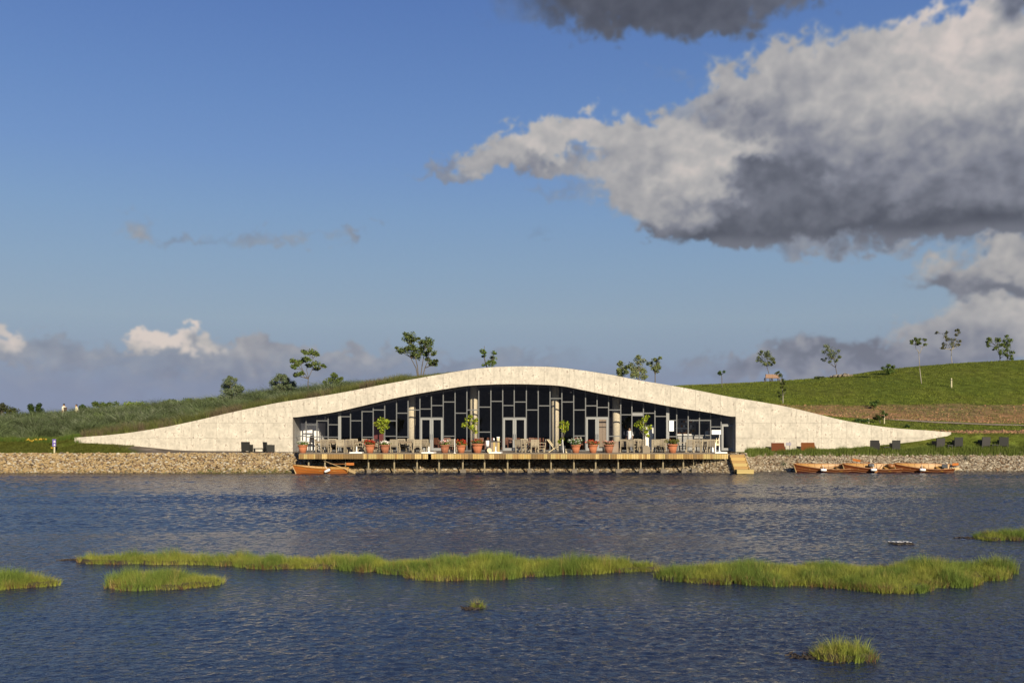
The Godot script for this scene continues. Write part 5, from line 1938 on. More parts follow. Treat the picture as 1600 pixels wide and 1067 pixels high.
# ---------------------------------------------------------------- trees and shrubs
# clumps come as [px, py, radius px] at the tree's distance; trunks as [px, py] lists with a first radius in metres
func tree(called: String, label: String, d: float, stems: Array, clumps: Array, c: Color, leaf: float, n: float, bark: Material, group := "", depth := 1.0) -> void:
	var bx := X(stems[0][0][0], d)
	var at := Vector3(bx, hill(bx, d) - 0.05, -d)
	var t := thing(called, label, "tree", at, 0, group)
	var st := begin(true)
	var tips := []
	for s in stems:
		var prev := Vector3.ZERO
		var r := 0.075
		for k in s.size():
			var p := P(s[k][0], s[k][1], d) - at
			if k == 0:
				var low: bool = s[0][1] > stems[0][0][1] - 12
				prev = Vector3(p.x, -0.25, 0) if low else p
				r = 0.055 if low else 0.032
				tips.append([Vector3(p.x, 0.4, 0) if low else p, 0.04])
				continue
			p.z = rng.randf_range(-0.25, 0.25) * depth
			tube(st, prev, p, r, r * 0.72, 7)
			r *= 0.72
			prev = p
			tips.append([p, r])
	var balls := []
	for b in clumps:
		var p := P(b[0], b[1], d) - at
		p.z = rng.randf_range(-0.9, 0.9) * depth
		var br: float = b[2] / FOC * d
		balls.append([p, br * 1.25])
		for q in 2:
			balls.append([p + Vector3(rng.randf_range(-1, 1), rng.randf_range(-0.6, 0.8), rng.randf_range(-1, 1)) * br * 1.05, br * rng.randf_range(0.6, 0.95)])
		# a limb from the nearest stem point that lies lower
		var best := 0
		var bd := 1e9
		for k in tips.size():
			var tp: Vector3 = tips[k][0]
			var e := tp.distance_to(p) + (3.0 if tp.y > p.y - 0.05 else 0.0)
			if e < bd:
				bd = e
				best = k
		var from: Vector3 = tips[best][0]
		var mid := from.lerp(p, 0.5) + Vector3(rng.randf_range(-0.08, 0.08), -0.06, 0)
		tube(st, from, mid, minf(tips[best][1], 0.035), 0.022, 5, false)
		tube(st, mid, p, 0.022, 0.010, 5, false)
	part("trunk", st, bark, t)
	part("crown", leaves_mesh(balls, c * 1.25, leaf * 0.64, n * 1.7, 0.8), M.leaf, t)

func make_trees() -> void:
	var olive := Color(0.085, 0.115, 0.035)
	var dark := Color(0.045, 0.075, 0.025)
	var grey := Color(0.105, 0.135, 0.072)
	tree("young_tree", "slender tree with flat leaf layers on the slope left of the arch", 82, [[[482, 622], [481, 600], [481, 590], [478, 578]], [[481, 592], [487, 578], [489, 560]], [[481, 592], [473, 578], [470, 570]]],
		[[488, 550, 6], [494, 553, 4], [480, 552, 4], [463, 566, 6], [457, 564, 4], [472, 562, 5], [467, 570, 4], [483, 563, 5], [497, 569, 5], [502, 571, 3.5], [461, 574, 4], [492, 575, 4], [478, 570, 4], [467, 585, 4], [473, 584, 3], [460, 586, 3]], olive, 0.30, 42, M.bark)
	tree("multi_stem_tree", "broad multi stemmed tree standing on the roof left of the arch's top", 82, [[[655, 590], [650, 575], [641, 558]], [[655, 590], [652, 572], [648, 555], [645, 540]], [[656, 590], [659, 572], [662, 555], [665, 545]], [[657, 590], [664, 575], [668, 565]]],
		[[638, 526, 6], [645, 524, 6], [634, 531, 5], [650, 530, 5], [640, 535, 5], [665, 534, 7], [671, 537, 6], [660, 541, 6], [626, 548, 5], [632, 547, 6], [640, 548, 6], [648, 544, 6], [655, 549, 6], [672, 548, 5], [678, 551, 4], [664, 553, 5], [652, 557, 5], [646, 557, 4], [668, 561, 4], [677, 568, 5], [682, 566, 3], [673, 569, 3.5], [645, 552, 4], [659, 533, 4]], Color(0.075, 0.10, 0.035), 0.27, 46, M.bark)
	tree("sapling", "small sapling with two sparse leafy shoots at the top of the arch", 80, [[[765, 580], [758, 565], [756, 556], [757, 541]], [[767, 580], [769, 565], [770, 555]]],
		[[754, 550, 3.5], [758, 552, 3], [756, 557, 2.5], [771, 553, 3], [772, 560, 4], [767, 564, 4.5], [763, 568, 3.5], [769, 570, 5], [757, 569, 3], [773, 566, 3]], Color(0.085, 0.125, 0.03), 0.22, 26, M.bark)
	tree("pale_tree", "leftmost of three pale trees on the roof right of the arch's top", 88, [[[972, 597], [972, 583]]], [[970, 569, 5], [974, 575, 5], [967, 579, 4], [977, 582, 4], [971, 585, 5], [980, 575, 3]], Color(0.12, 0.145, 0.055), 0.24, 60, M.bark, "three pale trees on the roof")
	tree("pale_tree", "bushy middle one of three pale trees on the roof, reaching the ground", 87, [[[998, 597], [998, 580]]], [[995, 563, 6], [1002, 566, 6], [990, 573, 6], [1000, 575, 7], [1007, 577, 5], [992, 583, 6], [1001, 586, 7], [1008, 588, 5], [987, 588, 4]], Color(0.15, 0.175, 0.075), 0.22, 66, M.bark, "three pale trees on the roof")
	tree("pale_tree", "rightmost of three pale trees on the roof, with a bare thin trunk", 89, [[[1024, 600], [1024, 585], [1023, 575]]], [[1022, 563, 4], [1028, 566, 5], [1018, 569, 5], [1025, 573, 5], [1032, 574, 3.5], [1019, 577, 3.5], [1028, 580, 3], [1030, 560, 2.5]], Color(0.12, 0.145, 0.06), 0.23, 48, M.bark, "three pale trees on the roof")
	tree("slim_tree", "tiny flat topped tree on the distant crest right of the arch", 110, [[[1128.5, 604], [1128.5, 592], [1128, 585]]], [[1126, 582, 2.5], [1130, 581, 2.5], [1128, 584, 2]], dark, 0.3, 22, M.bark)
	tree("slim_tree", "round crowned leaning tree directly above the hilltop bench", 119, [[[1204, 596], [1202, 584], [1199, 572]]], [[1194, 552, 5], [1189, 560, 5], [1199, 559, 6], [1206, 561, 4], [1194, 568, 5], [1203, 569, 4], [1207, 567, 2.5], [1198, 553, 4]], Color(0.10, 0.125, 0.05), 0.25, 52, M.bark)
	tree("slim_sapling", "dark narrow sapling standing in front of the hilltop bench", 94, [[[1224, 634], [1223, 618], [1221, 600]]], [[1217, 583, 3], [1218, 588, 3.5], [1225, 594, 3.5], [1221, 599, 3.5], [1220, 606, 3], [1224, 609, 2.5], [1219, 613, 2], [1220, 619, 1.6], [1226, 599, 2.2]], Color(0.05, 0.065, 0.018), 0.2, 30, M.bark_pale)
	tree("slim_tree", "airy leaning tree beside the rock pile on the crest", 118, [[[1310, 586], [1307, 574], [1303, 562]]], [[1295, 539, 4], [1288, 549, 5], [1297, 548, 6], [1305, 551, 4], [1293, 557, 5], [1301, 558, 5], [1311, 558, 3], [1303, 565, 3], [1291, 562, 3], [1297, 565, 2.5]], Color(0.11, 0.135, 0.06), 0.23, 40, M.bark)
	tree("round_bush", "round dark green bush alone on the lawn's crest", 114, [[[1386, 586], [1386, 578]]], [[1386, 572, 4], [1382, 577, 4.5], [1390, 576, 4.5], [1386, 580, 5], [1391, 581, 3]], Color(0.075, 0.115, 0.03), 0.22, 80, M.bark)
	tree("tall_thin_tree", "tall thin pale trunked tree with a flat crown on the lawn", 106, [[[1441, 596], [1439, 575], [1437, 556], [1436, 546]], [[1438, 552], [1442, 543], [1445, 538]], [[1438, 552], [1433, 545], [1430, 539]]], [[1427, 533, 3], [1431, 531, 3], [1436, 531, 3.5], [1441, 532, 3], [1432, 536, 3], [1447, 538, 2.6], [1437, 536, 3], [1425, 536, 2]], Color(0.075, 0.10, 0.03), 0.25, 32, M.bark_pale)
	tree("spreading_tree", "thin trunked tree with open spreading branches on the lawn's crest", 119, [[[1489, 573], [1488, 556], [1487, 546]], [[1487, 548], [1480, 533], [1473, 521]], [[1487, 548], [1493, 533], [1498, 518]]], [[1470, 519, 2.4], [1477, 520, 2.8], [1482, 526, 3.6], [1478, 531, 3], [1494, 523, 3.6], [1499, 516, 2.8], [1503, 515, 2], [1489, 532, 4.2], [1498, 533, 3], [1481, 538, 3.2], [1473, 544, 3], [1468, 545, 2], [1485, 540, 4], [1493, 540, 3.4], [1500, 539, 2.4]], Color(0.085, 0.09, 0.045), 0.25, 26, M.bark_pale)
	tree("twin_tree", "left leaning leafy tree of the pair at the right end of the crest", 119, [[[1564, 566], [1563, 553], [1561, 543]]], [[1543, 530, 3.4], [1549, 533, 4], [1548, 539, 3.4], [1556, 534, 4], [1561, 531, 4], [1557, 541, 4], [1563, 540, 4], [1553, 545, 3], [1562, 548, 4], [1566, 553, 3.4], [1559, 554, 3]], Color(0.085, 0.115, 0.03), 0.25, 40, M.bark)
	tree("twin_tree", "narrow upright tree of the pair at the right end of the crest", 119, [[[1575, 566], [1575, 545], [1577, 530]]], [[1577, 525, 2.6], [1572, 530, 4], [1576, 533, 3.4], [1570, 537, 4], [1576, 541, 4], [1572, 547, 4], [1577, 550, 4], [1574, 557, 4], [1576, 561, 3.4]], Color(0.085, 0.12, 0.035), 0.24, 44, M.bark)
	tree("staked_sapling", "small leafy shrub on the bare band of the right slope", 93, [[[1368, 637], [1368, 632]]], [[1364, 632, 3.4], [1369, 630, 3.6], [1374, 627, 3], [1367, 634, 3]], Color(0.06, 0.10, 0.025), 0.2, 44, M.bark)
	tree("staked_sapling", "small sapling leaning beside its pale stake above the right wall", 80.5, [[[1377, 664], [1375, 655], [1374, 650]]], [[1374, 645, 3.4], [1370, 649, 3.2], [1379, 648, 2.6], [1374, 653, 3.4], [1369, 654, 2.6]], Color(0.055, 0.085, 0.022), 0.18, 40, M.bark)
	tree("round_shrub", "dense grey green conical shrub on the left slope", 84, [[[360, 625], [360, 605]]], [[360, 591, 4], [356, 596, 6], [364, 597, 6], [351, 603, 7], [361, 604, 8], [369, 604, 7], [349, 611, 7], [358, 612, 8], [368, 612, 8], [373, 609, 5], [355, 618, 8], [366, 619, 8]], grey, 0.15, 190, M.bark, "", 0.6)
	tree("round_shrub", "broad grey green shrub on the left slope beside the slender tree", 84, [[[441, 620], [441, 603]]], [[437, 588, 5], [444, 589, 5], [430, 594, 6], [440, 596, 7], [449, 594, 6], [426, 602, 7], [436, 604, 8], [446, 603, 8], [456, 600, 6], [461, 604, 4], [430, 611, 7], [443, 611, 8], [455, 610, 6]], grey, 0.15, 190, M.bark, "", 0.6)
	tree("round_shrub", "green rounded shrub on the roof edge right of the slender tree", 83, [[[521, 615], [521, 600]]], [[519, 586, 4], [524, 588, 4], [513, 594, 6], [521, 595, 7], [530, 596, 6], [537, 599, 5], [515, 603, 7], [527, 604, 7], [509, 602, 4]], olive, 0.15, 170, M.bark, "", 0.6)
	# pale stakes
	for q in [[1382.5, 642, 80.3, "tall pale stake tied to the leaning sapling above the right wall"], [1358, 653.5, 79.6, "short pale stake left of the leaning sapling above the right wall"], [1487.5, 591, 103.5, "short pale stake alone in the middle of the right lawn"]]:
		var x := X(q[0], q[2])
		var y := hill(x, q[2])
		var t := thing("stake", q[3], "stake", Vector3(x, y, -q[2]), 0, "pale stakes on the right slope")
		var st := begin()
		tube(st, Vector3(0, -0.2, 0), Vector3(0, H(q[1], q[2]) - y, 0), 0.075 if q[2] > 100 else 0.045, 0.065 if q[2] > 100 else 0.04, 6)
		part("post", st, M.stake, t)
		st = begin()
		box(st, Vector3(0, (H(q[1], q[2]) - y) * 0.8, 0), Vector3(0.16, 0.05, 0.14))
		part("tie", st, M.dark_wood, t)
	var shrubs := [
		[343, 649, 74.0, 0, 0, "", dark],
		[545, 610, 82, 0.7, 0.55, "low olive shrub on the roof edge left of the multi stemmed tree", Color(0.12, 0.13, 0.05)], [213, 636, 95, 2.2, 0.9, "bright yellow green low hedge on the left crest", Color(0.14, 0.19, 0.02)],
		[891, 580, 79, 0.45, 0.32, "dark green shrub just right of the arch's top", dark], [900, 581, 79, 0.35, 0.26, "small dark shrub touching the one right of the arch's top", dark], [926, 583, 80, 0.5, 0.22, "low grey shrub on the roof halfway to the pale trees", Color(0.15, 0.15, 0.09)],
		[1346, 655, 79.5, 0.75, 0.3, "low dark green plant left of the short pale stake", dark], [1281, 590, 117, 0.75, 0.45, "dark low bush at the left end of the rock pile", Color(0.06, 0.08, 0.03)], [1418, 665, 78.0, 0.18, 0.35, "tiny upright plant on the lawn strip behind the right wall", dark],
		[47, 645, 100, 0.55, 1.25, "left one of two dark rounded trees on the far left horizon", Color(0.03, 0.05, 0.014)], [59.5, 645, 100, 0.55, 1.3, "right one of two dark rounded trees on the far left horizon", Color(0.03, 0.05, 0.014)],
		[16, 648, 100, 0.95, 1.05, "dark bush at the far left horizon behind the tall grass", Color(0.05, 0.06, 0.018)], [2, 646, 100, 0.7, 1.4, "dark twiggy bush at the left edge of the horizon", Color(0.045, 0.05, 0.025)], [130, 638, 100, 0.5, 0.6, "small dark bush on the crest right of the two walkers", dark], [165, 633, 97, 2.4, 0.6, "long low dark green hedge on the left crest", Color(0.07, 0.10, 0.025)]]
	for q in [[8, 672, 78, 0.9, 0.8, "dark low shrub at the left edge of the tall grass"], [70, 668, 80, 1.0, 0.75, "dark shrub in the tall grass above the violet sign"], [150, 655, 84, 1.1, 0.8, "olive shrub in the tall grass below the two walkers"], [235, 643, 88, 1.2, 0.8, "olive shrub in the tall grass below the bright hedge"], [300, 632, 90, 1.2, 0.85, "olive shrub on the crest left of the conical shrub"], [330, 628, 88, 0.8, 0.7, "small shrub touching the conical shrub's left side"], [400, 622, 86, 1.0, 0.6, "low olive shrub between the conical and the broad shrub"], [265, 629, 95, 0.9, 0.6, "low green shrub on the crest right of the bright hedge"], [570, 604, 80, 0.6, 0.4, "low olive tuft of shrubs on the roof edge further up the arch"], [912, 583, 79, 0.6, 0.22, "flat grey green shrub on the roof between dark shrubs and pale trees"], [945, 588, 82, 0.7, 0.3, "low grey green shrub just left of the pale trees"]]:
		shrubs.append(q + [olive if q[0] > 100 else dark])
	for s in shrubs:
		if s[5] == "": continue
		var w: float = s[3]
		var h: float = s[4]
		var d: float = s[2]
		var x := X(s[0], d)
		var y := maxf(hill(x, d) - 0.1, H(s[1], d) - 0.3)
		var balls := []
		var n := 7 + int(w * 2.0)
		for k in n:
			var f := float(k) / n
			var yy := h * (0.25 + 0.68 * f)
			var ww := w * (1.0 - 0.75 * f) if h > w * 0.9 else w * 0.9
			balls.append([Vector3(rng.randf_range(-ww, ww) * 0.7, yy if h > w * 0.9 else h * rng.randf_range(0.35, 0.75), rng.randf_range(-ww, ww) * 0.6), minf(w, h) * rng.randf_range(0.42, 0.6)])
		bush("shrub", s[5], "shrub", Vector3(x, y, -d), balls, s[6] * 1.25, 0.15, 170)

# ---------------------------------------------------------------- tall grass, roof grass, bench, rock pile
func make_hill_things() -> void:
	# fountain grass over the left slope
	var m1 := tuft_mesh(21, 38, 1.25, 0.6, 0.034, 0.85)
	var m2 := tuft_mesh(22, 38, 1.3, 0.6, 0.030, 1.05)
	var xf := [[], []]
	var cols := [[], []]
	for i in 11000:
		var d := rng.randf_range(70.9, 99.0)
		var x := rng.randf_range(-52.0, -13.0)
		# the slope is planted up to the crest; a narrower band follows the wall towards the arch
		var edge := -29.0 + (d - 70.7) * 0.9
		if x > edge + 14.0: continue
		if d < 71.6 and x > left_x - 1.0: continue
		if x < -31.0 and d < 72.0 + 0.6 * noise_a.get_noise_2d(x * 8.0, 7.0): continue
		var near_wall := clampf((d - 70.7) / 5.0, 0, 1) if x > left_x else 1.0
		var s := rng.randf_range(0.6, 1.0) * lerpf(0.45, 1.0, near_wall) * (0.92 + 0.9 * noise_a.get_noise_2d(x * 14.0, d * 14.0))
		var y := hill(x, d)
		var k := rng.randi() % 2
		xf[k].append(Transform3D(Basis(Vector3.UP, rng.randf() * TAU).scaled(Vector3(s * 1.3, s, s * 1.3)), Vector3(x, y - 0.05, -d)))
		var b := rng.randf_range(0.7, 1.3) * (1.0 + 1.1 * noise_b.get_noise_2d(x * 10.0, d * 10.0))
		var c := Vector3(0.100, 0.130, 0.058).lerp(Vector3(0.135, 0.125, 0.062), clampf(0.8 - near_wall * 1.3, 0, 1))
		if rng.randf() < 0.16: c = Vector3(0.20, 0.22, 0.15)
		c *= b
		cols[k].append(Color(c.x, c.y, c.z))
	for k in 2:
		tag(many("fountain_grass", m1 if k == 0 else m2, M.blade, xf[k], cols[k]), ["tall grey green arching grass covering the slope on the left", "drooping clumps mixed through the tall grey green grass on the left"][k], "grass", "tall grass of the left slope", "stuff")
	# shorter grass along the wall's upper edge and over the roof
	var rx := []
	var rc := []
	for i in 6500:
		var x := rng.randf_range(-31.5, 15.5)
		var d := 70.95 + pow(rng.randf(), 1.4) * 7.0
		var f := 1.0
		if x > -8.0: f = lerpf(0.62, 0.16, clampf((x + 8.0) / 5.0, 0, 1))
		if x > -3.0 and rng.randf() < 0.75: continue
		if x > -1.0: f *= (0.4 + 2.6 * maxf(noise_a.get_noise_2d(x * 30.0, 5.0), 0.0))
		if x > 2.5 and x < 8.5: f = 0.36
		var h := rng.randf_range(0.35, 0.75) * f
		rx.append(Transform3D(Basis(Vector3.UP, rng.randf() * TAU).scaled(Vector3(maxf(h, 0.3) * 1.4, h * 1.3, maxf(h, 0.3) * 1.4)), Vector3(x, hill(x, d) - 0.03, -d)))
		var b := rng.randf_range(0.7, 1.25)
		var c := Vector3(0.095, 0.105, 0.032)
		var q := noise_a.get_noise_2d(x * 7.0, d * 7.0)
		if q > 0.12: c = Vector3(0.125, 0.10, 0.060)
		if rng.randf() < 0.1: c = Vector3(0.16, 0.17, 0.05)
		rc.append(Color(c.x * b, c.y * b, c.z * b))
	tag(many("roof_grass", tuft_mesh(23, 22, 0.8, 0.5, 0.02, 0.5), M.blade, rx, rc), "short green and brownish grass along the upper edge of the concrete roof", "grass", "", "stuff")
	# lawn texture: low tufts on the right slope
	rx = []
	rc = []
	for i in 14000:
		var x := rng.randf_range(14.0, 66.0)
		var d := rng.randf_range(71.0, 119.5)
		var lo := band_low(x)
		var hi := band_high(x)
		var inb := d > lo and d < hi
		if inb and rng.randf() < 0.62: continue
		if x < right_x + 1.5 and d < 72.0: continue
		if x > 32.0 and d > 71.8 and d < 75.4 and rng.randf() < 0.9: continue
		var h := rng.randf_range(0.05, 0.12) * (1.8 if inb else 1.0) * (1.5 if d > hi and d < hi + 5.0 else 1.0)
		rx.append(Transform3D(Basis(Vector3.UP, rng.randf() * TAU).scaled(Vector3(0.75, h * 1.4, 0.75)), Vector3(x, hill(x, d), -d)))
		var b := rng.randf_range(0.75, 1.2)
		var c := Vector3(0.158, 0.190, 0.030) if not inb else Vector3(0.19, 0.165, 0.06)
		rc.append(Color(c.x * b, c.y * b, c.z * b))
	for i in 7000:
		var x := rng.randf_range(17.0, 52.0) if i % 2 else rng.randf_range(-45.0, -23.0)
		var d := rng.randf_range(67.0, 70.9)
		var w := curve_at(shore_k, x) + curve_at(run_k, x)
		if d < w + 0.1 or (x > -27.5 and x < 0 and x + (d - 68.0) * 0.9 > -27.0): continue
		if absf(x) < 32.0 and d > FD - 0.1: continue
		var h := rng.randf_range(0.05, 0.11)
		rx.append(Transform3D(Basis(Vector3.UP, rng.randf() * TAU).scaled(Vector3(0.6, h * 1.4, 0.6)), Vector3(x, ground_front(x, d), -d)))
		var b := rng.randf_range(0.75, 1.2)
		if x < 0.0: b *= 0.72
		rc.append(Color(0.125 * b, 0.138 * b, 0.028 * b))
	tag(many("lawn_grass", tuft_mesh(24, 10, 0.9, 1.0, 0.05, 0.5), M.blade, rx, rc), "short green grass of the lawns on the right slope", "grass", "", "stuff")
	# bed of yellow flowers and ground plants at the foot of the left slope
	rx = []
	rc = []
	for i in 1500:
		var x := rng.randf_range(-42.0, -31.4)
		var d := 71.0 + rng.randf_range(-0.6, 1.0) + 0.4 * sin(x)
		var h := rng.randf_range(0.14, 0.34)
		rx.append(Transform3D(Basis(Vector3.UP, rng.randf() * TAU).scaled(Vector3(0.9, h * 1.4, 0.9)), Vector3(x, ground(x, d) - 0.02, -d)))
		rc.append(Color(0.085 * rng.randf_range(0.7, 1.3), 0.125, 0.025))
	tag(many("flower_bed_leaves", tuft_mesh(25, 14, 0.8, 0.5, 0.03), M.blade, rx, rc), "low green leaves of the bed at the foot of the left slope", "plants", "", "stuff")
	rx = []
	rc = []
	for q in [[40, 688.5], [46, 689], [49, 690], [54, 687], [58, 688], [61, 687.5], [64, 687], [66, 686.5], [71, 687], [18, 694.5], [43, 687], [82.5, 687.5], [87.5, 686.5], [79, 700.5], [51, 688.5], [60, 689]]:
		for k in 3:
			var d := 70.6 if q[1] < 695 else 67.2
			var s := rng.randf_range(0.05, 0.11)
			rx.append(Transform3D(Basis.from_euler(Vector3(rng.randf(), rng.randf() * TAU, rng.randf())).scaled(Vector3.ONE * s), P(q[0] + rng.randf_range(-1.4, 1.4), q[1] + rng.randf_range(-0.6, 0.6), d)))
			rc.append(Color(0.68, 0.47, 0.07) if q[0] < 80 else Color(0.72, 0.64, 0.2))
	var fl := begin()
	for k in 6:
		var a := TAU * k / 6.0
		quad(fl, Vector3.ZERO, Vector3(cos(a), 0.3, sin(a)), Vector3(cos(a + 0.5), 0.45, sin(a + 0.5)), Vector3(cos(a + 0.9), 0.3, sin(a + 0.9)))
	fl.generate_normals()
	tag(many("yellow_flowers", fl.commit(), M.petal, rx, rc), "scattered yellow flowers at the foot of the tall grass on the left", "flowers", "", "stuff")
	# hilltop bench
	var bx := X(1206.5, 117.0)
	var t := thing("hilltop_bench", "orange brown wooden bench on the hill's crest, seen from behind", "bench", Vector3(bx, hill(bx, 117.0), -117.0), 0.08)
	for k in 4:
		var st := begin()
		box(st, Vector3(0, 0.50 + 0.115 * k, 0.26 + 0.02 * k), Vector3(1.72, 0.105, 0.04))
		part("back_slat", st, M.orange_wood, t)
	for k in 3:
		var st := begin()
		box(st, Vector3(0, 0.46, 0.14 - 0.15 * k), Vector3(1.72, 0.04, 0.13))
		part("seat_slat", st, M.orange_wood, t)
	for sx in [-1, 0, 1]:
		for z in [0.24, -0.24]:
			var st := begin()
			box(st, Vector3(0.83 * sx, 0.45 if z > 0 else 0.2, z), Vector3(0.09, 0.94 if z > 0 else 0.5, 0.07))
			part("leg", st, M.dark_wood, t)
	# rock pile on the crest
	bx = X(1318, 117.0)
	t = thing("rock_pile", "low pile of pale rocks on the crest beside the airy leaning tree", "rocks", Vector3(bx, hill(bx, 117.0), -117.0))
	var rm := [rock_mesh(31), rock_mesh(32)]
	var mats := [textured(lin(0.33, 0.28, 0.20), grain(8, 256, 0.04, 0.6, 1.0), 1.5, 0.9), textured(lin(0.24, 0.20, 0.13), grain(9, 256, 0.04, 0.6, 1.0), 1.5, 0.9)]
	for i in 34:
		var u := rng.randf_range(-1.35, 1.3)
		var s := rng.randf_range(0.11, 0.22)
		var o := part("rock", rm[i % 2], mats[i % 2], t)
		o.position = Vector3(u, 0.04 + rng.randf() * 0.30 * (1.0 - absf(u) / 1.6) + 0.03 * u, rng.randf_range(-0.5, 0.5))
		o.scale = Vector3(s * 1.3, s, s)
		o.rotation = Vector3(0, rng.randf() * TAU, 0)

# ---------------------------------------------------------------- grass islands
func make_islands() -> void:
	# patches: [px, base py, half width px, half depth m]
	var isles := [
		["long grass island reaching from left to the middle of the water", [[365, 880, 38, 0.45], [430, 884, 60, 0.55], [510, 884, 62, 0.5], [575, 888, 45, 0.55], [640, 890, 50, 0.85], [700, 894, 72, 1.25], [765, 893, 74, 1.2], [825, 892, 60, 0.9], [890, 892, 70, 0.55], [960, 890, 52, 0.4], [1005, 890, 26, 0.25]]],
		["large grass island to the right of the middle of the water", [[1058, 903, 32, 0.5], [1110, 902, 66, 0.95], [1190, 902, 82, 1.2], [1285, 903, 88, 1.3], [1365, 909, 82, 1.45], [1440, 903, 78, 1.3], [1510, 897, 55, 0.95], [1555, 894, 28, 0.4]]],
		["narrow grass island at the left behind a rounder one", [[150, 878, 26, 0.3], [195, 878, 50, 0.42], [260, 879, 50, 0.38], [312, 880, 22, 0.28]]],
		["oval grass island at the left in front of a narrow one", [[195, 914, 26, 0.45], [232, 914, 44, 0.75], [275, 913, 45, 0.7], [318, 912, 28, 0.4]]],
		["grass island cut off by the left edge of the picture", [[-30, 912, 40, 0.7], [10, 914, 38, 0.6], [50, 914, 28, 0.35], [74, 914, 14, 0.18]]],
		["small grass tussock alone at the lower right", [[1300, 1027, 26, 0.28], [1318, 1027, 26, 0.34], [1345, 1029, 18, 0.2]]],
		["low grass island at the right edge of the water", [[1545, 842, 18, 0.5], [1575, 841, 26, 0.6], [1610, 841, 30, 0.6]]],
		["tiny grass tuft alone below the long island", [[744, 949, 3, 0.04], [748, 949, 4, 0.05]]],
	]
	var meshes := [tuft_mesh(41, 34, 0.36, 0.30, 0.0085, 0.45), tuft_mesh(42, 34, 0.34, 0.32, 0.009, 0.65)]
	var n := 0
	for s in isles:
		var c0: Array = s[1][s[1].size() / 2]
		var d0: float = EYE * FOC / (c0[1] - HZ)
		var at := Vector3(X(c0[0], d0), 0, -d0)
		var t := thing("grass_island", s[0], "grass island", at, 0, "grass islands in the lake")
		var st := begin(true)
		var xf := [[], []]
		var cols := [[], []]
		for q in s[1]:
			var d: float = EYE * FOC / (q[1] - HZ)
			var cx := X(q[0], d) - at.x
			var cz := -d - at.z
			var rx: float = q[2] / FOC * d
			var rz: float = q[3]
			# mud base: a low dome
			var seg := 18
			for i in seg:
				var a0 := TAU * i / seg
				var a1 := TAU * (i + 1) / seg
				var e0 := Vector3(cx + cos(a0) * rx * 1.03, -0.06, cz + sin(a0) * rz * 1.04)
				var e1 := Vector3(cx + cos(a1) * rx * 1.03, -0.06, cz + sin(a1) * rz * 1.04)
				var f0 := Vector3(cx + cos(a0) * rx * 0.8, 0.075, cz + sin(a0) * rz * 0.8)
				var f1 := Vector3(cx + cos(a1) * rx * 0.8, 0.075, cz + sin(a1) * rz * 0.8)
				quad(st, e0, e1, f1, f0)
				tri(st, f0, f1, Vector3(cx, 0.085, cz))
			var count := int(rx * rz * PI * 150.0) + 4
			for i in count:
				var a := rng.randf() * TAU
				var r := sqrt(rng.randf())
				var p := Vector3(cx + cos(a) * r * rx, 0.0, cz + sin(a) * r * rz)
				var wv := noise_a.get_noise_2d((p.x + at.x) * 24.0, (p.z + at.z) * 24.0)
				var wl := noise_b.get_noise_2d((p.x + at.x) * 9.0, 3.0 + n)
				var h := rng.randf_range(0.6, 1.25) * (1.02 + 0.5 * wv + 0.65 * wl) * (1.0 - (0.75 if n == 5 or n == 7 else 0.5) * r * r)
				if n == 6: h *= 0.85
				if n == 7: h *= 0.55
				if n == 5: h *= 1.15
				var k := rng.randi() % 2
				xf[k].append(Transform3D(Basis(Vector3.UP, rng.randf() * TAU).scaled(Vector3(0.8, h, 0.8)), p))
				var b := rng.randf_range(0.78, 1.2)
				var col := Vector3(0.230, 0.250, 0.046).lerp(Vector3(0.125, 0.175, 0.036), clampf(0.5 + wv * 2.6, 0, 1))
				if rng.randf() < 0.08: col = Vector3(0.27, 0.23, 0.075)
				if r > 0.9 and rng.randf() < 0.25:
					col = Vector3(0.16, 0.10, 0.045)
					h *= 0.6
				cols[k].append(Color(col.x * b, col.y * b, col.z * b))
		part("mud_base", st, M.mud, t)
		for k in 2:
			many("grass_blades", meshes[k], M.blade, xf[k], cols[k], t)
		n += 1
	# thin brown films of weed beside some islands, and pale blossoms adrift
	for q in [[108, 875, 16, 0.07, "thin brown strand of weed left of the narrow grass island"], [1512, 841, 16, 0.16, "thin brown strand of weed left of the island at the right edge"], [735, 951, 15, 0.05, "brown strand of weed beside the tiny grass tuft"], [1262, 1027, 26, 0.10, "sparse brown weed beside the lower right tussock"]]:
		var d: float = EYE * FOC / (q[1] - HZ)
		var t := thing("floating_weed", q[4], "water weed", Vector3(X(q[0], d), 0, -d), 0, "strands of floating weed")
		var st := begin()
		var w: float = q[2] / FOC * d
		for i in 34:
			var p := Vector3(rng.randfn() * w * 0.5, 0.012, rng.randfn() * q[3])
			box(st, p, Vector3(rng.randf_range(0.05, 0.16), 0.02, 0.014), Basis.from_euler(Vector3(0, rng.randf() * TAU, rng.randf_range(-0.3, 0.3))))
		part("stalks", st, M.mud, t)
	var d := EYE * FOC / (850.0 - HZ)
	var t := thing("water_blossoms", "small cluster of white blossoms floating left of the right edge island", "water flowers", Vector3(X(1406, d), 0, -d))
	var st := begin()
	var sg := begin()
	for i in 16:
		var p := Vector3(rng.randf_range(-0.26, 0.3), 0.05, rng.randf_range(-0.15, 0.15))
		for k in 5:
			var a := TAU * k / 5.0
			tri(st, p, p + Vector3(cos(a), 0.5, sin(a)) * 0.032, p + Vector3(cos(a + 0.9), 0.5, sin(a + 0.9)) * 0.045)
		box(sg, p + Vector3(rng.randf_range(-0.15, 0.1), -0.025, 0.03), Vector3(0.12, 0.02, 0.08), Basis(Vector3.UP, rng.randf() * TAU))
	part("blossom", st, M.white, t)
	part("pads", sg, M.mud, t)

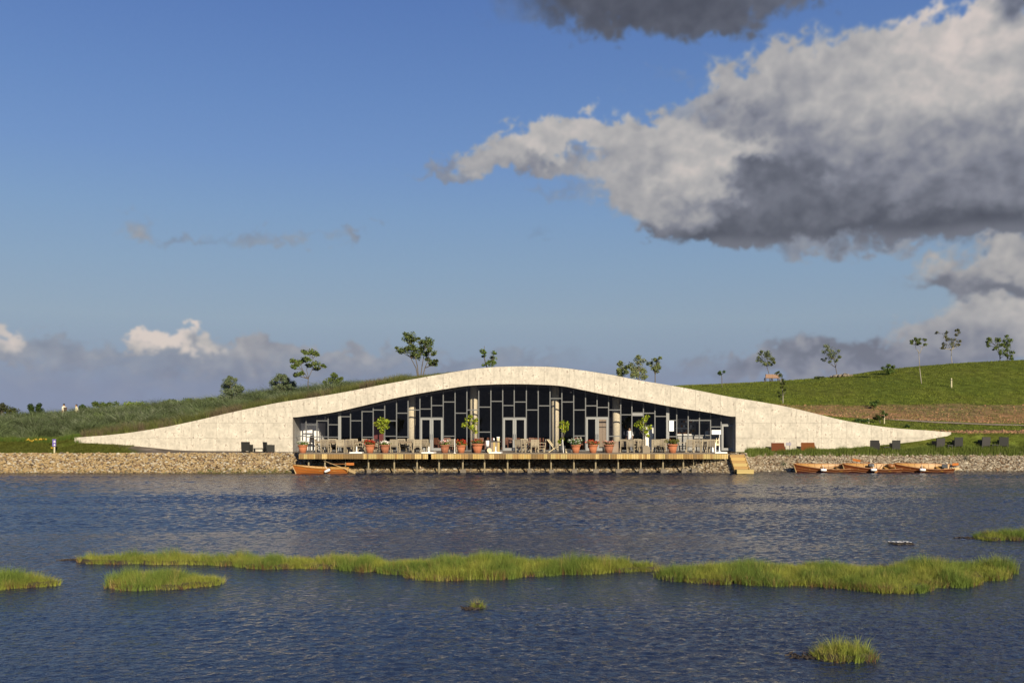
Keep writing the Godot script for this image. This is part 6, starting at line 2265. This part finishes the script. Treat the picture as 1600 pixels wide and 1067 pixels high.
# ---------------------------------------------------------------- people
func capsule_field(bones: Array, p: Vector3) -> Array:
	# smooth union of tapered capsules: [distance, nearest bone]
	var best := 1e9
	var who := 0
	var acc := 0.0
	for i in bones.size():
		var b = bones[i]
		var a: Vector3 = b[0]
		var ab: Vector3 = b[1] - a
		var t := clampf((p - a).dot(ab) / maxf(ab.length_squared(), 1e-8), 0, 1)
		var q := p - a - ab * t
		q.z *= b[5]
		var dd: float = q.length() - lerpf(b[2], b[3], t)
		if dd < best:
			best = dd
			who = i
		acc += exp(-dd * 38.0)
	return [-log(maxf(acc, 1e-30)) / 38.0, who]

func body_mesh(bones: Array, cell: float) -> ArrayMesh:
	# surface nets over the field
	var lo := Vector3.ONE * 1e9
	var hi := -lo
	for b in bones:
		for e in 2:
			var r: float = b[2 + e] + 0.06
			lo = lo.min(b[e] - Vector3.ONE * r)
			hi = hi.max(b[e] + Vector3.ONE * r)
	var n := Vector3i(((hi - lo) / cell).ceil()) + Vector3i.ONE
	var f := PackedFloat32Array()
	f.resize(n.x * n.y * n.z)
	for z in n.z:
		for y in n.y:
			for x in n.x:
				f[x + n.x * (y + n.y * z)] = capsule_field(bones, lo + Vector3(x, y, z) * cell)[0]
	var id := {}
	var v := PackedVector3Array()
	var nn := PackedVector3Array()
	var cc := PackedColorArray()
	for z in n.z - 1:
		for y in n.y - 1:
			for x in n.x - 1:
				var s := Vector3.ZERO
				var k := 0
				for e in [[0, 1], [2, 3], [4, 5], [6, 7], [0, 2], [1, 3], [4, 6], [5, 7], [0, 4], [1, 5], [2, 6], [3, 7]]:
					var o0 := Vector3i(e[0] & 1, (e[0] >> 1) & 1, (e[0] >> 2) & 1)
					var o1 := Vector3i(e[1] & 1, (e[1] >> 1) & 1, (e[1] >> 2) & 1)
					var f0 := f[x + o0.x + n.x * (y + o0.y + n.y * (z + o0.z))]
					var f1 := f[x + o1.x + n.x * (y + o1.y + n.y * (z + o1.z))]
					if (f0 < 0.0) != (f1 < 0.0):
						s += Vector3(o0).lerp(Vector3(o1), f0 / (f0 - f1))
						k += 1
				if k == 0: continue
				var p := lo + (Vector3(x, y, z) + s / k) * cell
				id[Vector3i(x, y, z)] = v.size()
				v.append(p)
				var e := cell * 0.5
				var base := capsule_field(bones, p)
				nn.append(Vector3(capsule_field(bones, p + Vector3(e, 0, 0))[0] - base[0], capsule_field(bones, p + Vector3(0, e, 0))[0] - base[0], capsule_field(bones, p + Vector3(0, 0, e))[0] - base[0]).normalized())
				cc.append(bones[base[1]][4])
	var ix := PackedInt32Array()
	for z in range(1, n.z - 1):
		for y in range(1, n.y - 1):
			for x in range(1, n.x - 1):
				var f0 := f[x + n.x * (y + n.y * z)] < 0.0
				for ax in 3:
					var st: Vector3i = [Vector3i(1, 0, 0), Vector3i(0, 1, 0), Vector3i(0, 0, 1)][ax]
					var f1 := f[x + st.x + n.x * (y + st.y + n.y * (z + st.z))] < 0.0
					if f0 == f1: continue
					var u: Vector3i = [Vector3i(0, 1, 0), Vector3i(0, 0, 1), Vector3i(1, 0, 0)][ax]
					var w: Vector3i = [Vector3i(0, 0, 1), Vector3i(1, 0, 0), Vector3i(0, 1, 0)][ax]
					var c := Vector3i(x, y, z)
					var q := [id.get(c - u - w, -1), id.get(c - w, -1), id.get(c, -1), id.get(c - u, -1)]
					if q.min() < 0: continue
					if f0: ix.append_array([q[0], q[2], q[1], q[0], q[3], q[2]])
					else: ix.append_array([q[0], q[1], q[2], q[0], q[2], q[3]])
	var arr := []
	arr.resize(Mesh.ARRAY_MAX)
	arr[Mesh.ARRAY_VERTEX] = v
	arr[Mesh.ARRAY_NORMAL] = nn
	arr[Mesh.ARRAY_COLOR] = cc
	arr[Mesh.ARRAY_INDEX] = ix
	var m := ArrayMesh.new()
	m.add_surface_from_arrays(Mesh.PRIMITIVE_TRIANGLES, arr)
	return m

func person(label: String, at: Vector3, turn: float, shirt: Color, trousers: Color, skin: Color, stride: float, bag: bool) -> void:
	# upright figure 1.72 m tall facing +Z; each bone: from, to, radii, colour, flatness
	var t := thing("person", label, "person", at, turn)
	var bones := []
	for s in [-1.0, 1.0]:
		var hip := Vector3(0.095 * s, 0.90, 0)
		var knee := Vector3(0.10 * s, 0.49, 0.06 + 0.14 * stride * s)
		var ankle := Vector3(0.10 * s, 0.08, -0.02 + 0.22 * stride * s)
		bones.append([hip, knee, 0.085, 0.058, trousers, 1.0])
		bones.append([knee, ankle, 0.056, 0.038, trousers, 1.0])
		bones.append([ankle + Vector3(0, -0.045, -0.03), ankle + Vector3(0.015 * s, -0.05, 0.14), 0.035, 0.028, Color(0.04, 0.035, 0.03), 1.0])
		var sh := Vector3(0.175 * s, 1.40, 0)
		var el := Vector3(0.235 * s, 1.13, -0.03 - 0.08 * stride * s)
		var wr := Vector3(0.225 * s, 0.90, 0.07 - 0.12 * stride * s)
		bones.append([sh, el, 0.055, 0.042, shirt, 1.0])
		bones.append([el, wr, 0.040, 0.028, skin, 1.0])
		bones.append([wr, wr + Vector3(0, -0.08, 0.02), 0.030, 0.026, skin, 1.0])
	bones.append([Vector3(0, 0.93, 0), Vector3(0, 1.10, 0.0), 0.135, 0.125, shirt, 1.25])
	bones.append([Vector3(0, 1.10, 0), Vector3(0, 1.33, 0.0), 0.125, 0.145, shirt, 1.3])
	bones.append([Vector3(-0.12, 1.385, 0), Vector3(0.12, 1.385, 0), 0.075, 0.075, shirt, 1.0])
	bones.append([Vector3(0, 1.40, -0.01), Vector3(0, 1.52, 0.01), 0.052, 0.050, skin, 1.0])
	bones.append([Vector3(0, 1.57, 0.015), Vector3(0, 1.63, 0.0), 0.078, 0.092, skin, 1.0])
	bones.append([Vector3(0, 1.575, 0.085), Vector3(0, 1.60, 0.09), 0.016, 0.012, skin, 1.0])
	part("body", body_mesh(bones, 0.028), M.person, t)
	var st := begin(true)
	# fingers, curled a little, and thumbs
	for s in [-1.0, 1.0]:
		var wr := Vector3(0.225 * s, 0.82, 0.09 - 0.12 * stride * s)
		for k in 4:
			var len: float = [0.07, 0.08, 0.075, 0.06][k]
			var a := wr + Vector3(0.004 * s, 0.0, 0.026 - 0.017 * k)
			tube(st, a, a + Vector3(-0.004 * s, -len * 0.55, 0.004), 0.009, 0.008, 5)
			tube(st, a + Vector3(-0.004 * s, -len * 0.55, 0.004), a + Vector3(-0.022 * s, -len, 0.008), 0.008, 0.006, 5)
		tube(st, wr + Vector3(-0.012 * s, 0.045, 0.03), wr + Vector3(-0.025 * s, -0.01, 0.055), 0.010, 0.008, 5)
	part("fingers", st, plain(skin.linear_to_srgb(), 0.7), t)
	var hair := begin(true)
	lathe(hair, [Vector2(0.092, 1.60), Vector2(0.104, 1.65), Vector2(0.085, 1.71), Vector2(0.045, 1.738), Vector2(0, 1.742)], 14, Vector3(0, 0, -0.012))
	part("hair", hair, M.hair, t)
	if bag:
		st = begin()
		box(st, Vector3(0.0, 1.18, -0.19), Vector3(0.28, 0.38, 0.13))
		part("backpack", st, plain(lin(0.09, 0.06, 0.045), 0.8), t)

func make_people() -> void:
	var skin := Color(0.32, 0.19, 0.12)
	var white := Color(0.66, 0.60, 0.46)
	var d := 94.0
	var x := X(99, d)
	person("person in a white top with a dark backpack, left of two on the grassy crest", Vector3(x, H(630.5, d) - 1.74, -d), -2.0, white, Color(0.5, 0.44, 0.32), skin, 0.4, true)
	x = X(118.5, d)
	person("person in a pale top without a bag, right of two on the grassy crest", Vector3(x, H(631.5, d) - 1.74, -d), -0.8, Color(0.62, 0.58, 0.36), Color(0.45, 0.40, 0.30), skin, 0.4, false)
	person("person in a white shirt standing inside behind the kitchen window", Vector3(X(1106, 75.0), DECK - 0.02, -75.0), 0.5, Color(0.75, 0.75, 0.75), Color(0.05, 0.05, 0.06), skin, 0.1, false)
	person("person in a white top standing inside left of the largest lemon tree", Vector3(X(984, 73.9), DECK - 0.02, -73.9), -0.4, Color(0.75, 0.75, 0.78), Color(0.2, 0.22, 0.3), skin, 0.1, false)
